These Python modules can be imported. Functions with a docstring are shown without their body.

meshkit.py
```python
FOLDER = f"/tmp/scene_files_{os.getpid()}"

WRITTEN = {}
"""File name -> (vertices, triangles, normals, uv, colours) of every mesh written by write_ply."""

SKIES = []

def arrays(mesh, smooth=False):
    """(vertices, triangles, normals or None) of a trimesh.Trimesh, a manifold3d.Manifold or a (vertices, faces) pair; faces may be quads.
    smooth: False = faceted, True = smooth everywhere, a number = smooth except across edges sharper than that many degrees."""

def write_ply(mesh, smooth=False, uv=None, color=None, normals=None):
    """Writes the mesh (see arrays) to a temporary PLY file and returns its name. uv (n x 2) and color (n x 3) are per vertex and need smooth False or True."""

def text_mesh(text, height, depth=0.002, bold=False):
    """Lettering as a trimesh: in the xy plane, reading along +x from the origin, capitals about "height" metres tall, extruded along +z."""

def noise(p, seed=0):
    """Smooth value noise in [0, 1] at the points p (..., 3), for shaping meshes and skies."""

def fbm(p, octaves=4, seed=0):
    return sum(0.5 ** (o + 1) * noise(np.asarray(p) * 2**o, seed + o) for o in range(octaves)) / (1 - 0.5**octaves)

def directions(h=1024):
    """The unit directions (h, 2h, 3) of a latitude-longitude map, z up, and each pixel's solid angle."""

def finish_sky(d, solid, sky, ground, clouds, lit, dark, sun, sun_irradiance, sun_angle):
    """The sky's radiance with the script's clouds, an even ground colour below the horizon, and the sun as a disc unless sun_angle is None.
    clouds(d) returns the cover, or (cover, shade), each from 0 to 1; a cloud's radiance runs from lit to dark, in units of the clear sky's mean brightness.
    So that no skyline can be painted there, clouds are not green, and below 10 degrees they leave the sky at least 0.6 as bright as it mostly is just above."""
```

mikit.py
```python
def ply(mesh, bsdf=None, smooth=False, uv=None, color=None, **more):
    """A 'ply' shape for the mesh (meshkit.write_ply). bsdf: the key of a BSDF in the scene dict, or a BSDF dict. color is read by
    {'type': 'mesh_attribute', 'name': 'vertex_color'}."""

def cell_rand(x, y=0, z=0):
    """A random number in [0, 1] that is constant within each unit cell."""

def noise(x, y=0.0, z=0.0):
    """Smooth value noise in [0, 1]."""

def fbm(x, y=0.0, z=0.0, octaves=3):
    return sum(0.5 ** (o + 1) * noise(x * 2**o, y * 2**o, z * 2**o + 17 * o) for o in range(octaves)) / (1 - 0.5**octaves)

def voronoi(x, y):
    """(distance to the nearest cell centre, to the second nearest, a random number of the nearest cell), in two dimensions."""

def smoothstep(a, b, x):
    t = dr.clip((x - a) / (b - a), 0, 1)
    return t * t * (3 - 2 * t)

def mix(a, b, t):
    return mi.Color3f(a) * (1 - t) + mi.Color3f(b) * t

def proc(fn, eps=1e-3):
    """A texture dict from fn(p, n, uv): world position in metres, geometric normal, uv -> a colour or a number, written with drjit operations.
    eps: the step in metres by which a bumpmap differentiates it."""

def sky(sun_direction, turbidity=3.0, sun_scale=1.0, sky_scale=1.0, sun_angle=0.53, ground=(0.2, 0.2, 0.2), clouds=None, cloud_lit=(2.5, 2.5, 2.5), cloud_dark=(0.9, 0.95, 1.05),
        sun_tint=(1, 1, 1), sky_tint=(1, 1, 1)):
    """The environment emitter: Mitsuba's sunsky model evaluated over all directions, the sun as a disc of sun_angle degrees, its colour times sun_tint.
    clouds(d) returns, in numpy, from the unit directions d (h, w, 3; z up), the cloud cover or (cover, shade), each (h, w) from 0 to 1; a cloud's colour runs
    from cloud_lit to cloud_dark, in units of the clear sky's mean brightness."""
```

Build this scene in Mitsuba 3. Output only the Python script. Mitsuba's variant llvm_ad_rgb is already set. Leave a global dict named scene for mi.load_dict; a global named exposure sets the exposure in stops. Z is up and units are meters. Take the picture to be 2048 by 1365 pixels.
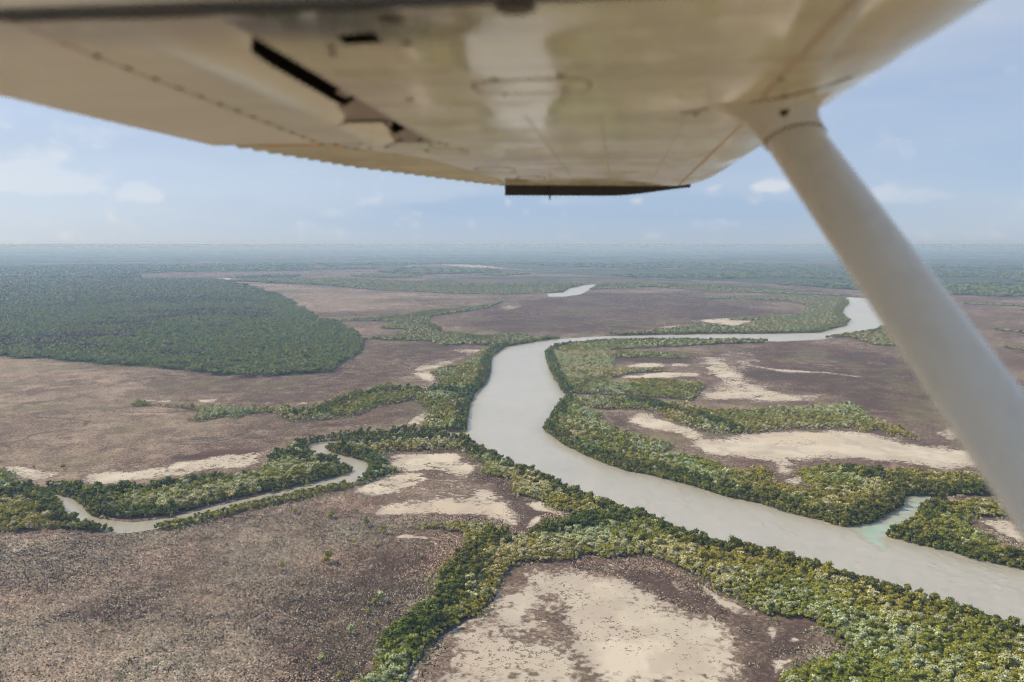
import math, random
import numpy as np, trimesh, shapely, drjit as dr, mitsuba as mi
import meshkit, mikit
from shapely.geometry import Polygon, LineString, MultiPoint
from shapely.ops import unary_union
from scipy.spatial import Delaunay, cKDTree
from mikit import noise, fbm, smoothstep, mix, proc, voronoi

T = mi.ScalarTransform4f
rng = np.random.default_rng(7)
scene, labels = {}, {}

# ------------------------------------------------------------------ camera, sky, exposure
H = 220.0                                   # flying height, metres
EYE = np.array([0.0, 0.0, H])
PITCH = math.atan(192.07 / 1607.0)
exposure = 1.7
scene['haze_air'] = {'type': 'homogeneous', 'albedo': {'type': 'rgb', 'value': [0.60, 0.75, 0.905]},
                     'sigma_t': {'type': 'rgb', 'value': [0.68e-4, 0.86e-4, 1.12e-4]}, 'phase': {'type': 'hg', 'g': 0.15}}
scene['camera'] = {'type': 'thinlens', 'fov': 2 * math.degrees(math.atan(1024 / 1607.0)), 'fov_axis': 'x',
                   'aperture_radius': 0.0085, 'focus_distance': 900.0, 'near_clip': 0.05, 'far_clip': 6e7,
                   'medium': {'type': 'ref', 'id': 'haze_air'},
                   'to_world': T().look_at(origin=EYE.tolist(), target=(EYE + [0, math.cos(PITCH), -math.sin(PITCH)]).tolist(), up=[0, 0, 1])}


SUN = np.array([-0.66, 0.20, 0.72]) / np.linalg.norm([-0.66, 0.20, 0.72])


def S01(x):
    x = np.clip(x, 0, 1)
    return x * x * (3 - 2 * x)


def cloud_cover(d):
    """Thin high veil, low bank of soft cumulus near the horizon, brighter hazy air round the sun's side."""
    el = np.degrees(np.arcsin(np.clip(d[..., 2], -1, 1)))
    az = np.degrees(np.arctan2(d[..., 0], d[..., 1]))
    def f(sx, sy, seed, o=5):
        return meshkit.fbm(np.stack([az / sx, el / sy, np.zeros_like(az)], -1) + 0.37 * seed, o, seed)
    # a few cumulus heaps low in the haze: where they stand (bearing, base, width, height)
    heap = np.zeros_like(az)
    for a0, e0, wa, he in ((-30.5, 3.6, 4.6, 3.3), (-24.5, 3.2, 1.6, 1.1), (17.6, 4.0, 1.6, 0.9), (25.5, 3.2, 3.4, 0.9), (41, 3.5, 6, 3), (-47, 3.5, 7, 4), (70, 4, 8, 4), (-80, 4, 9, 4), (120, 4, 9, 5), (-130, 4, 9, 5), (175, 4, 9, 4)):
        up = np.clip((el - e0) / he, 0, 9)
        heap = np.maximum(heap, (1 - ((az - a0) / wa) ** 2 - up) * S01((el - e0 + .9) / .9))
    cum = S01((heap + 1.7 * (f(1.3, 0.8, 6, 6) - 0.5) - 0.10) / 0.8) * S01((heap + .55) / .3)
    streak = S01((f(38, 5.0, 3, 4) - 0.33) / 0.42) * np.clip(1.1 - np.abs(el - 13) / 40, 0, 1)
    low = S01((f(16, 1.5, 21) - 0.40) / 0.25) * np.exp(-((el - 3.0) / 4.5) ** 2)
    bank = S01((f(24, 3.2, 21) + .25 * np.exp(-((az - 8) / 26) ** 2) - 0.40) / 0.4) * np.exp(-((el - 3.4) / 2.8) ** 2)
    near_sun = np.exp(-(np.degrees(np.arccos(np.clip(d @ SUN, -1, 1))) / 50) ** 2)
    cover = np.clip(np.maximum(0.36 + 0.22 * streak + 0.40 * bank + 0.34 * near_sun, 0.50 * cum), 0, 1)
    shade = np.clip(0.66 - 0.70 * cum - 0.30 * streak + 0.55 * bank * (1 - cum) - 0.6 * near_sun, 0, 1)
    return cover, shade


scene['sky'] = mikit.sky(SUN.tolist(), turbidity=4.0, ground=(0.2, 0.19, 0.17), clouds=cloud_cover, sky_tint=(0.93, 1.0, 1.10), cloud_lit=(2.3, 2.32, 2.36), cloud_dark=(1.20, 1.55, 2.05))

# ------------------------------------------------------------------ the surveyed land, metres east / north of the point below the aeroplane
WATER = [
    [(1440,3422),(1392,3357),(1276,3039),(1127,2732),(1050,2553),(984,2334),(911,2187),(780,2023),(667,1988),(465,1977),(338,1955),(213,1933),(101,1871),(58,1822),(-15,1732),(-41,1582),(-40.7,1437.4),(-39.6,1337.2),(-45.7,1249.8),(-58.5,1157.2),(-60.0,1040.9),(-55.2,934.4),(-49.7,888.2),(-34.2,838.2),(3.0,774.5),(33.0,727.6),(49.0,694.8),(78.1,658.0),(97.3,635.8),(118.7,610.4),(136.2,575.2),(183.4,547.4),(217.9,513.6),(239.2,486.6),(258.3,470.5),(272.4,454.7),(291.0,434.4),(322.3,400.0),(390.9,489.6),(349.1,525.4),(327.3,542.0),(317.7,558.7),(297.9,573.3),(284.2,591.9),(283.7,614.0),(260.9,609.5),(245.4,626.9),(224.5,646.5),(214.7,665.9),(190.4,683.8),(166.5,716.1),(132.9,753.2),(114.7,763.5),(96.4,790.5),(77.4,825.5),(59.0,865.7),(50.8,897.9),(37.7,942.9),(39.3,951.7),(59.3,1053.8),(76.4,1129.3),(77.1,1185.2),(72.0,1282.5),(67.9,1419.7),(68,1560),(68,1619),(92,1710),(128,1764),(202,1831),(436,1851),(615,1831),(722,1872),(833,1970),(954,2079),(1088,2289),(1314,2732),(1418,3092),(1479,3294)],
    [(-52.1,932.5),(-84.0,917.4),(-129.6,910.0),(-161.8,895.5),(-189.3,890.8),(-212.6,881.5),(-223.8,870.2),(-224.4,855.4),(-212.2,828.1),(-198.1,820.0),(-175.2,798.4),(-156.7,763.9),(-156.7,756.6),(-177.1,739.9),(-191.9,713.1),(-208.5,701.1),(-227.7,679.6),(-249.5,658.0),(-266.0,639.0),(-282.7,624.5),(-302.3,617.5),(-319.2,621.0),(-338.4,630.4),(-363.3,660.6),(-381.9,676.8),(-397.3,686.6),(-422.3,705.5),(-423.1,691.8),(-404.1,681.8),(-394.3,670.7),(-377.2,650.7),(-365.5,631.9),(-348.1,620.0),(-327.0,608.4),(-307.4,597.3),(-293.3,598.4),(-278.3,607.3),(-253.9,628.3),(-228.8,654.6),(-188.1,691.8),(-158.0,717.3),(-138.8,751.5),(-139.5,774.1),(-147.2,798.0),(-168.9,817.4),(-191.2,835.7),(-204.1,856.9),(-203.6,866.7),(-180.6,875.8),(-127.4,894.5),(-82.5,901.7),(-48.3,904.1)],
    [(264.6,607.2),(285.7,618.6),(304.7,636.5),(330.2,660.6),(344.7,688.0),(369.9,688.0),(336.6,639.6),(313.3,611.6),(283.0,586.8),(285.2,594.1),(284.1,583.5),(270.7,557.0),(266.5,559.0),(265.8,567.0),(265.0,575.2),(261.8,581.5)],
    [(161,3652),(240,3749),(290,4096),(318,4193),(452,4513),(478,4369),(368,3920),(304,3591),(221,3447),(163,3447)],
    [(-1942,5247),(-1944,5407),(-1865,5326),(-1759,4935),(-1805,4935)],
    [(-1068,8124),(-1051,8313),(-944,7690),(-970,7522)],
]
MANGROVE = [
    [(-50.5,893.0),(-34.3,842.5),(3.0,776.3),(33.1,729.3),(49.4,694.8),(78.5,658.0),(98.3,634.6),(120.0,609.2),(137.5,574.1),(183.8,545.5),(218.2,512.8),(238.9,485.8),(258.5,469.1),(272.9,454.0),(290.6,433.7),(321.5,398.9),(301.9,328.7),(104.4,328.7),(132.5,377.0),(134.3,383.0),(149.5,393.8),(167.5,402.1),(184.5,411.8),(183.1,427.6),(176.7,438.8),(174.5,453.1),(149.3,455.0),(147.0,470.3),(138.0,483.8),(129.4,491.9),(129.4,506.5),(122.5,515.4),(109.2,531.4),(98.0,548.3),(75.9,544.7),(64.7,542.9),(52.5,552.1),(40.3,536.6),(32.8,538.4),(9.1,538.4),(1.0,524.5),(-4.0,515.4),(-5.2,500.2),(-10.6,478.0),(-18.1,455.0),(-25.6,450.5),(-31.7,440.6),(-41.7,429.9),(-47.7,416.9),(-47.2,403.1),(-52.7,391.6),(-54.7,383.5),(-59.1,335.9),(-77.0,335.9),(-76.3,377.7),(-76.1,382.1),(-71.7,394.5),(-74.1,414.8),(-71.8,433.7),(-68.5,440.5),(-61.1,450.1),(-58.2,462.8),(-46.1,479.1),(-53.3,503.4),(-53.4,504.5),(-48.2,515.9),(-50.6,527.4),(-38.7,544.6),(-34.4,560.3),(-37.9,593.0),(-57.6,603.9),(-75.2,603.9),(-90.3,606.1),(-90.3,599.0),(-72.3,606.9),(-52.2,609.2),(-19.1,606.9),(-10.3,594.5),(-3.0,582.5),(6.7,578.3),(15.5,586.8),(23.4,606.9),(39.8,611.6),(62.6,631.7),(41.7,641.5),(28.2,655.4),(24.1,670.0),(6.6,686.6),(0.0,696.7),(1.4,725.5),(-16.2,743.2),(-29.5,756.6),(-26.5,783.2),(-39.2,807.6),(-49.9,823.4),(-54.7,842.0),(-87.4,842.0),(-134.4,833.6),(-127.6,778.2),(-102.2,754.7),(-104.2,768.8),(-124.6,746.5),(-144.0,716.1),(-158.7,705.5),(-185.4,688.0),(-182.0,675.9),(-166.5,694.8),(-151.8,710.1),(-136.0,735.9),(-139.5,774.1),(-147.2,798.0),(-168.9,817.4),(-191.2,835.7),(-203.0,856.9),(-199.9,851.3),(-179.1,869.3),(-126.5,888.2),(-81.9,895.4)],
    [(-425.0,708.5),(-411.2,714.8),(-369.3,696.3),(-355.9,696.3),(-324.7,702.4),(-306.1,719.6),(-278.8,739.2),(-253.5,744.3),(-244.6,772.7),(-253.9,823.4),(-239.3,864.7),(-217.9,888.2),(-187.9,912.9),(-154.3,920.5),(-112.3,931.0),(-72.3,918.0),(-55.4,937.7),(-84.2,919.9),(-129.9,912.4),(-162.2,897.9),(-189.8,893.2),(-215.9,883.8),(-227.1,863.5),(-209.4,811.1),(-184.2,793.4),(-158.3,765.4),(-158.1,770.6),(-161.6,756.6),(-188.1,725.5),(-230.4,688.0),(-252.4,665.9),(-268.5,645.2),(-285.8,631.7),(-306.2,625.7),(-323.2,629.2),(-346.2,641.5),(-368.6,675.4),(-384.6,686.6),(-398.4,690.9),(-427.2,711.5)],
    [(-500.6,765.3),(-479.7,749.7),(-461.1,724.9),(-437.8,712.3),(-423.1,695.6),(-399.4,678.3),(-381.1,657.1),(-364.2,629.8),(-346.6,616.6),(-325.5,605.1),(-305.6,594.0),(-292.1,596.2),(-302.6,598.4),(-324.3,596.2),(-357.5,603.9),(-393.2,595.2),(-448.4,586.7),(-585.4,774.3)],
    [(-278.6,608.2),(-254.3,629.3),(-230.5,658.4),(-189.5,697.5),(-155.0,725.1),(-143.2,711.5),(-182.5,676.8),(-205.1,659.3),(-224.0,639.0),(-239.7,626.9),(-249.4,616.3),(-262.0,602.8),(-276.6,600.6)],
    [(-521.6,1085.2),(-528.2,1120.4),(-495.1,1087.3),(-451.0,1083.8),(-397.7,1076.7),(-343.6,1062.9),(-305.6,1066.3),(-272.5,1052.8),(-276.7,1080.2),(-255.1,1105.4),(-230.9,1128.0),(-256.5,1170.5),(-238.3,1175.9),(-218.2,1167.6),(-217.6,1210.1),(-197.0,1260.4),(-167.2,1210.1),(-131.7,1192.7),(-112.7,1223.4),(-128.9,1337.2),(-145.3,1374.5),(-93.5,1458.3),(-80,1531),(-59,1612),(-67,1676),(-27,1728),(-15,1732),(-41,1582),(-40.7,1437.4),(-39.6,1337.2),(-45.7,1249.8),(-58.5,1157.2),(-60.0,1040.9),(-55.2,935.1),(-84.9,927.4),(-112.0,927.4),(-110.4,956.5),(-106.0,1020.3),(-115.2,1063.7),(-143.2,1126.7),(-157.5,1101.4),(-181.3,1077.1),(-202.2,1016.1),(-239.2,992.4),(-275.1,981.0),(-292.9,1004.1),(-312.3,1037.8),(-345.4,1028.4),(-350.4,995.3),(-364.6,1016.1),(-387.6,983.8),(-403.8,983.8),(-401.0,983.8),(-416.6,1047.3),(-455.3,1070.3),(-493.9,1083.9),(-518.1,1077.1)],
    [(-541,2320),(-419,2353),(-369,2455),(-324,2546),(-282,2687),(-186,2730),(-105,2892),(-41,3102),(-35,3092),(-82,2797),(-166,2611),(-248,2481),(-236,2244),(-181,2092),(-193,2017),(-139,1970),(-69,1903),(-4,1970),(41,1925),(105,1882),(192,1893),(342,1977),(105,1881),(51,1822),(-15,1732),(-54,1749),(-99,1767),(-156,1732),(-193,1832),(-270,1841),(-337,1861),(-342,1914),(-284,1882),(-266,2083),(-352,2108),(-347,2145),(-337,2302),(-492,2318)],
    [(69,1637),(93,1728),(202,1831),(390,1851),(582,1831),(570,1794),(450,1767),(295,1706),(184,1665),(75,1560)],
    [(69,1538),(180,1628),(273,1636),(360,1524),(365,1526),(269,1553),(190,1547),(164.5,1486.8),(68.6,1396.7)],
    [(65.7,1374.5),(170.5,1458.3),(193.1,1421.2),(284.3,1385.9),(266.9,1385.5),(204.4,1363.6),(166.8,1316.8),(75.4,1245.3)],
    [(70.5,1227.9),(161.5,1274.9),(217.0,1294.6),(297.6,1255.7),(308.3,1249.8),(281.5,1185.2),(256.9,1115.7),(220.1,1138.0),(151.1,1161.1),(76.6,1177.0)],
    [(74.1,1139.6),(147.3,1131.8),(249.5,1083.8),(264.7,1042.8),(330.4,1052.8),(474.0,1094.5),(464.6,1039.5),(454.7,986.7),(466.5,952.5),(459.2,878.7),(464.6,888.5),(446.0,897.9),(435.4,937.7),(416.0,927.4),(405.2,948.1),(321.0,942.9),(285.5,922.4),(247.2,917.4),(223.4,937.7),(200.4,983.8),(192.6,1040.9),(173.9,1060.4),(118.2,1060.4),(86.7,1087.4),(75.1,1141.8)],
    [(75.3,1112.9),(115.1,1033.0),(119.9,1040.0),(112.6,986.7),(122.5,941.6),(160.3,888.2),(182.2,860.2),(187.2,870.2),(158.1,827.6),(186.0,815.2),(208.5,785.7),(210.2,760.0),(230.1,760.0),(238.2,774.5),(254.2,767.2),(242.5,734.8),(242.4,713.2),(267.3,686.0),(273.8,756.6),(274.1,758.2),(299.8,772.7),(325.5,776.3),(349.6,763.6),(397.4,763.6),(403.2,749.5),(447.3,751.2),(488.5,737.6),(450.1,676.8),(420.7,686.6),(369.9,688.0),(344.7,688.0),(330.2,660.6),(304.7,636.5),(285.7,618.6),(260.9,609.5),(245.4,626.9),(224.5,646.5),(214.7,665.9),(190.4,683.8),(166.5,716.1),(132.9,753.2),(114.7,763.5),(96.4,790.5),(77.4,825.5),(59.0,865.7),(50.8,897.9),(37.1,942.9),(39.2,951.0),(59.3,1053.0)],
    [(357.5,663.4),(407.3,664.7),(435.8,655.3),(421.2,631.7),(400.6,629.2),(368.5,626.9),(353.8,599.0),(360.9,574.1),(355.8,572.5),(347.9,550.3),(361.4,539.0),(398.5,500.5),(390.9,489.6),(349.1,525.4),(327.3,542.0),(317.7,558.7),(297.9,573.3),(284.2,591.9),(280.0,583.6),(313.3,611.6),(336.6,639.6)],
    [(68,1620),(93,1719),(196,1773),(205,1628),(198,1514),(177.3,1380.0),(161.3,1292.1),(149.7,1161.1),(76.6,1177.0),(71.7,1277.7),(67.9,1419.7),(68,1560)],
    [(214,1944),(327,2017),(453,2118),(530,2215),(589,2118),(722,2333),(623,2353),(833,2490),(918,2527),(1072,2913),(1086,3176),(793,3325),(875,3378),(1236,3447),(1374,3313),(1276,3039),(1127,2732),(1050,2553),(984,2334),(911,2187),(780,2023),(671,2000),(468,1988)],
    [(748,1893),(876,2005),(969,2145),(1110,2289),(893,1767),(839,1732),(797,1749),(802,1902)],
    [(-1358,5157),(-1037,5157),(-737,4865),(-526,4604),(-294,4543),(-67,4484),(176,4484),(333,4543),(391,4456),(301,4096),(240,3749),(119,3671),(-31,3560),(-246,3633),(-448,3789),(-657,3914),(-1020,4401),(-1189,4513),(-1569,4820),(-1734,4865),(-1614,5157)],
    [(372,3958),(484,4426),(779,4543),(1008,4315),(1278,3832),(1458,3517),(1483,3325),(1447,3489),(1289,3596),(967,3830),(728,4243)],
    [(1249,2079),(1307,2017),(1290,1988),(1245,2071)],
    [(1052,1710),(1100,1676),(1083,1649),(1050,1698)],
    [(1701,3047),(1883,2917),(1851,2866),(1687,2987)],
    [(-1139,5666),(-843,6066),(-612,5666),(-695,5491),(-886,5407)],
    [(-1004,6919),(-794,7362),(-298,7522),(-106,7146),(-419,6494),(-741,6157)],
    [(-237,5961),(62,6287),(135,6052),(-86,5758)],
]
SPINES = [
    [(13.6,586.7),(-8.9,576.4),(-22.9,552.1),(-29.9,529.6),(-34.1,504.9),(-38.4,475.2),(-48.5,451.8),(-52.8,433.4),(-61.3,416.4)],
    [(13.6,586.7),(49.2,605.0),(90.2,619.8),(126.2,619.8),(141.0,597.3)],
    [(78.3,1169.0),(161.5,1130.5),(204.2,1053.8),(247.2,983.8),(265.6,937.7)],
    [(371.4,690.9),(401.1,698.1),(432.5,690.9)],
    [(371.4,690.9),(349.0,720.8),(325.6,753.2)],
    [(-292.9,1004.1),(-250.2,1028.4),(-231.6,1130.5),(-209.8,1169.0),(-132.0,1201.8),(-61.6,1161.1)],
    [(-502,2364),(-390,2364),(-299,2464),(-211,2732)],
    [(-362.3,676.8),(-324.1,698.1),(-280.0,736.7),(-239.1,807.6),(-166.3,779.5)],
    [(-444.9,676.8),(-418.8,676.8),(-388.9,670.0)],
    [(-182.7,859.1),(-125.7,881.5),(-59.1,893.2)],
    [(-227,2215),(-154,1988),(-75,1861)],
]
SAND = [
    (1.0, [(-133.4,823.4),(-119.0,833.6),(-55.5,837.8),(-48.4,807.6),(-27.2,788.7),(-33.6,761.8),(-44.3,736.7),(-59.7,753.2),(-85.3,767.0),(-99.3,761.8),(-110.3,770.6),(-125.4,788.7)]),
    (1.0, [(-145.0,698.1),(-140.3,720.8),(-125.8,744.9),(-103.2,761.8),(-84.7,761.8),(-72.6,736.7),(-88.6,713.1),(-103.7,690.9),(-122.4,683.8)]),
    (1.0, [(-112.5,663.3),(-85.6,688.0),(-53.9,676.8),(-27.3,663.3),(-6.1,676.8),(2.5,637.7),(8.1,600.6),(0.4,608.4),(-9.6,623.3),(-26.0,631.7),(-59.1,637.7),(-91.9,637.7),(-113.2,630.4)]),
    (0.58, [(-116.5,637.7),(-119.7,736.7),(-59.7,753.2),(-20.5,728.6),(-1.7,676.8),(6.4,625.7),(-26.0,630.4),(-67.3,637.7)]),
    (0.9, [(11.1,665.9),(24.2,672.7),(40.7,660.6),(63.2,637.7),(63.3,630.4),(39.4,637.7),(19.2,647.7)]),
    (0.9, [(8.2,602.8),(14.5,625.7),(23.0,637.7),(24.6,625.7),(16.1,607.2)]),
    (1.0, [(18.8,517.0),(40.0,531.4),(59.1,517.0),(74.2,504.9),(90.5,486.0),(99.6,468.3),(117.8,455.0),(132.1,442.4),(133.2,421.9),(124.1,395.5),(102.1,335.9),(28.2,335.9),(39.5,383.5),(29.4,421.9),(22.5,451.8),(19.3,486.0)]),
    (0.64, [(-3.0,508.9),(10.4,534.0),(36.8,535.7),(43.7,493.4),(36.3,439.4),(41.1,400.6),(44.6,383.5),(21.5,335.9),(-45.7,335.9),(-41.0,390.6),(-35.6,438.2),(-16.0,453.1)]),
    (0.8, [(54.9,542.9),(71.3,534.0),(79.2,517.0),(73.6,525.4)]),
    (0.8, [(102.7,517.0),(106.2,508.9),(112.7,486.0),(105.4,497.2)]),
    (0.8, [(121.0,508.9),(131.7,486.0),(145.5,468.3),(149.5,451.8),(135.6,455.0),(124.9,471.7)]),
    (0.8, [(181.3,449.9),(188.9,425.9),(171.7,424.7),(148.5,421.9),(156.9,430.5),(173.9,430.5)]),
    (0.8, [(137.7,405.7),(155.1,409.4),(138.9,393.1),(131.9,383.5)]),
    (0.75, [(150.5,455.0),(153.8,438.2),(144.3,421.9),(145.2,438.2)]),
    (0.9, [(-4.0,512.9),(-4.5,497.2),(-9.0,475.2),(-17.5,453.1),(-25.2,448.0),(-31.3,438.2),(-40.4,427.6),(-45.8,415.3),(-45.5,401.6),(-49.1,383.5),(-47.4,335.9),(-50.1,335.9),(-55.2,383.5),(-53.2,391.6),(-47.8,403.1),(-48.2,416.9),(-42.3,430.5),(-26.3,451.8),(-19.1,456.3),(-6.5,499.5)]),
    (1.3, [(191.2,867.9),(214.1,897.9),(249.8,907.5),(316.9,937.7),(403.0,942.9),(418.5,922.4),(445.9,879.2),(485.9,850.5),(508.8,817.4),(484.9,777.7),(424.8,777.7),(411.8,792.4),(366.2,803.8),(327.2,811.5),(293.4,798.0),(270.8,761.8),(249.7,744.9),(262.5,792.4),(248.4,807.6),(212.7,817.4),(191.8,850.5)]),
    (0.95, [(139.7,992.4),(161.3,1034.6),(182.5,1044.1),(190.1,1013.1),(211.8,964.3),(232.1,922.4),(213.6,893.2),(197.6,897.9),(176.3,937.7),(155.4,956.1)]),
    (0.75, [(249.3,733.4),(277.4,753.2),(279.7,708.5),(264.8,717.7)]),
    (0.9, [(261.8,1115.7),(276.0,1165.1),(316.5,1254.4),(335.0,1374.5),(341,1500),(427,1526),(395.2,1311.8),(394.2,1231.9),(424.5,1181.1),(482.9,1165.1),(416.3,1115.7),(362.3,1101.4),(325.3,1123.0)]),
    (0.5, [(351,1567),(502,1681),(487,1533),(390.6,1301.8),(432.6,1189.3),(483.8,1149.4),(351.6,1169.0),(333.2,1408.1)]),
    (1.0, [(173.4,1316.8),(202.8,1352.9),(261.7,1385.5),(325.8,1380.0),(321.4,1332.0),(249.0,1316.8)]),
    (0.85, [(423,1526),(471.7,1419.7),(550.4,1385.5),(595.9,1332.0),(589.2,1316.8),(539.8,1358.3),(460.6,1385.5),(414,1493)]),
    (0.8, [(199.5,1461.7),(241,1500),(333,1487),(324.6,1449.4),(211.7,1425.5)]),
    (1.0, [(516,2333),(643,2430),(726,2349),(645,2215),(599,2174),(569,2243)]),
    (0.7, [(319,2071),(402,2174),(503,2229),(422,2134)]),
    (0.8, [(-187.9,1408.1),(-152.7,1480.4),(-103,1575),(-81,1634),(-92,1560),(-120.7,1431.4),(-121.8,1342.4),(-117.1,1254.4),(-132.5,1227.5),(-149.9,1292.1),(-168.3,1342.4)]),
    (0.7, [(-135,1698),(-61,1681),(-73,1619),(-116,1634)]),
    (0.85, [(-134.8,969.8),(-127.2,1034.6),(-112.1,1053.8),(-106.9,1028.4),(-111.4,964.3)]),
    (0.42, [(-226.4,948.1),(-202.2,983.8),(-173.1,1034.6),(-132.3,1077.1),(-113.4,1028.4),(-116.3,969.8),(-159.8,953.5)]),
    (0.9, [(-515.7,788.7),(-504.0,794.3),(-466.9,774.1),(-435.3,763.5),(-429.4,743.2),(-451.6,731.8),(-498.7,761.8)]),
    (0.95, [(-401.9,731.8),(-413.3,753.2),(-394.2,781.3),(-370.3,770.6),(-347.9,785.0),(-340.0,799.9),(-303.4,833.6),(-267.9,835.7),(-262.2,850.5),(-254.6,807.6),(-263.6,774.1),(-291.2,767.0),(-310.3,749.9),(-338.9,733.4),(-382.2,720.8)]),
    (0.5, [(-432.4,596.2),(-370.8,596.2),(-332.4,596.2),(-313.2,581.5),(-338.4,566.4),(-357.3,538.4),(-389.1,534.0)]),
    (0.9, [(-539.1,1115.7),(-526.3,1134.2),(-481.7,1130.5),(-479.6,1108.5)]),
    (0.9, [(-453.2,1130.5),(-420.1,1138.0),(-416.5,1108.5),(-437.5,1108.5)]),
    (0.8, [(-313.4,1090.8),(-292.1,1115.7),(-281.5,1101.4)]),
    (0.8, [(-217.7,1214.5),(-207.4,1245.3),(-200.7,1227.5)]),
    (0.9, [(-94.3,586.7),(-82.0,594.1),(-64.3,589.8),(-53.4,573.3),(-54.3,563.5),(-65.3,581.5),(-84.1,581.5)]),
    (0.75, [(494.0,929.9),(565.5,983.8),(539.9,917.4),(491.4,881.5)]),
    (0.9, [(371.0,625.7),(400.9,631.7),(402.7,602.8),(408.1,576.4),(382.6,571.3),(372.2,594.1)]),
    (0.55, [(-400.0,1197.6),(-387.8,1218.8),(-362.2,1197.6),(-374.7,1177.0)]),
    (0.8, [(-956,9411),(-355,8939),(-18,7445),(-356,7770)]),
    (0.6, [(-61,2866),(30,3039),(56,2889),(-24,2690)]),
    (0.7, [(517,4243),(710,4294),(652,4096)]),
    (0.6, [(-181,2160),(-127,2160),(-144,2108)]),
    (0.7, [(33,2000),(64,2000),(80,1944)]),
]
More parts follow.
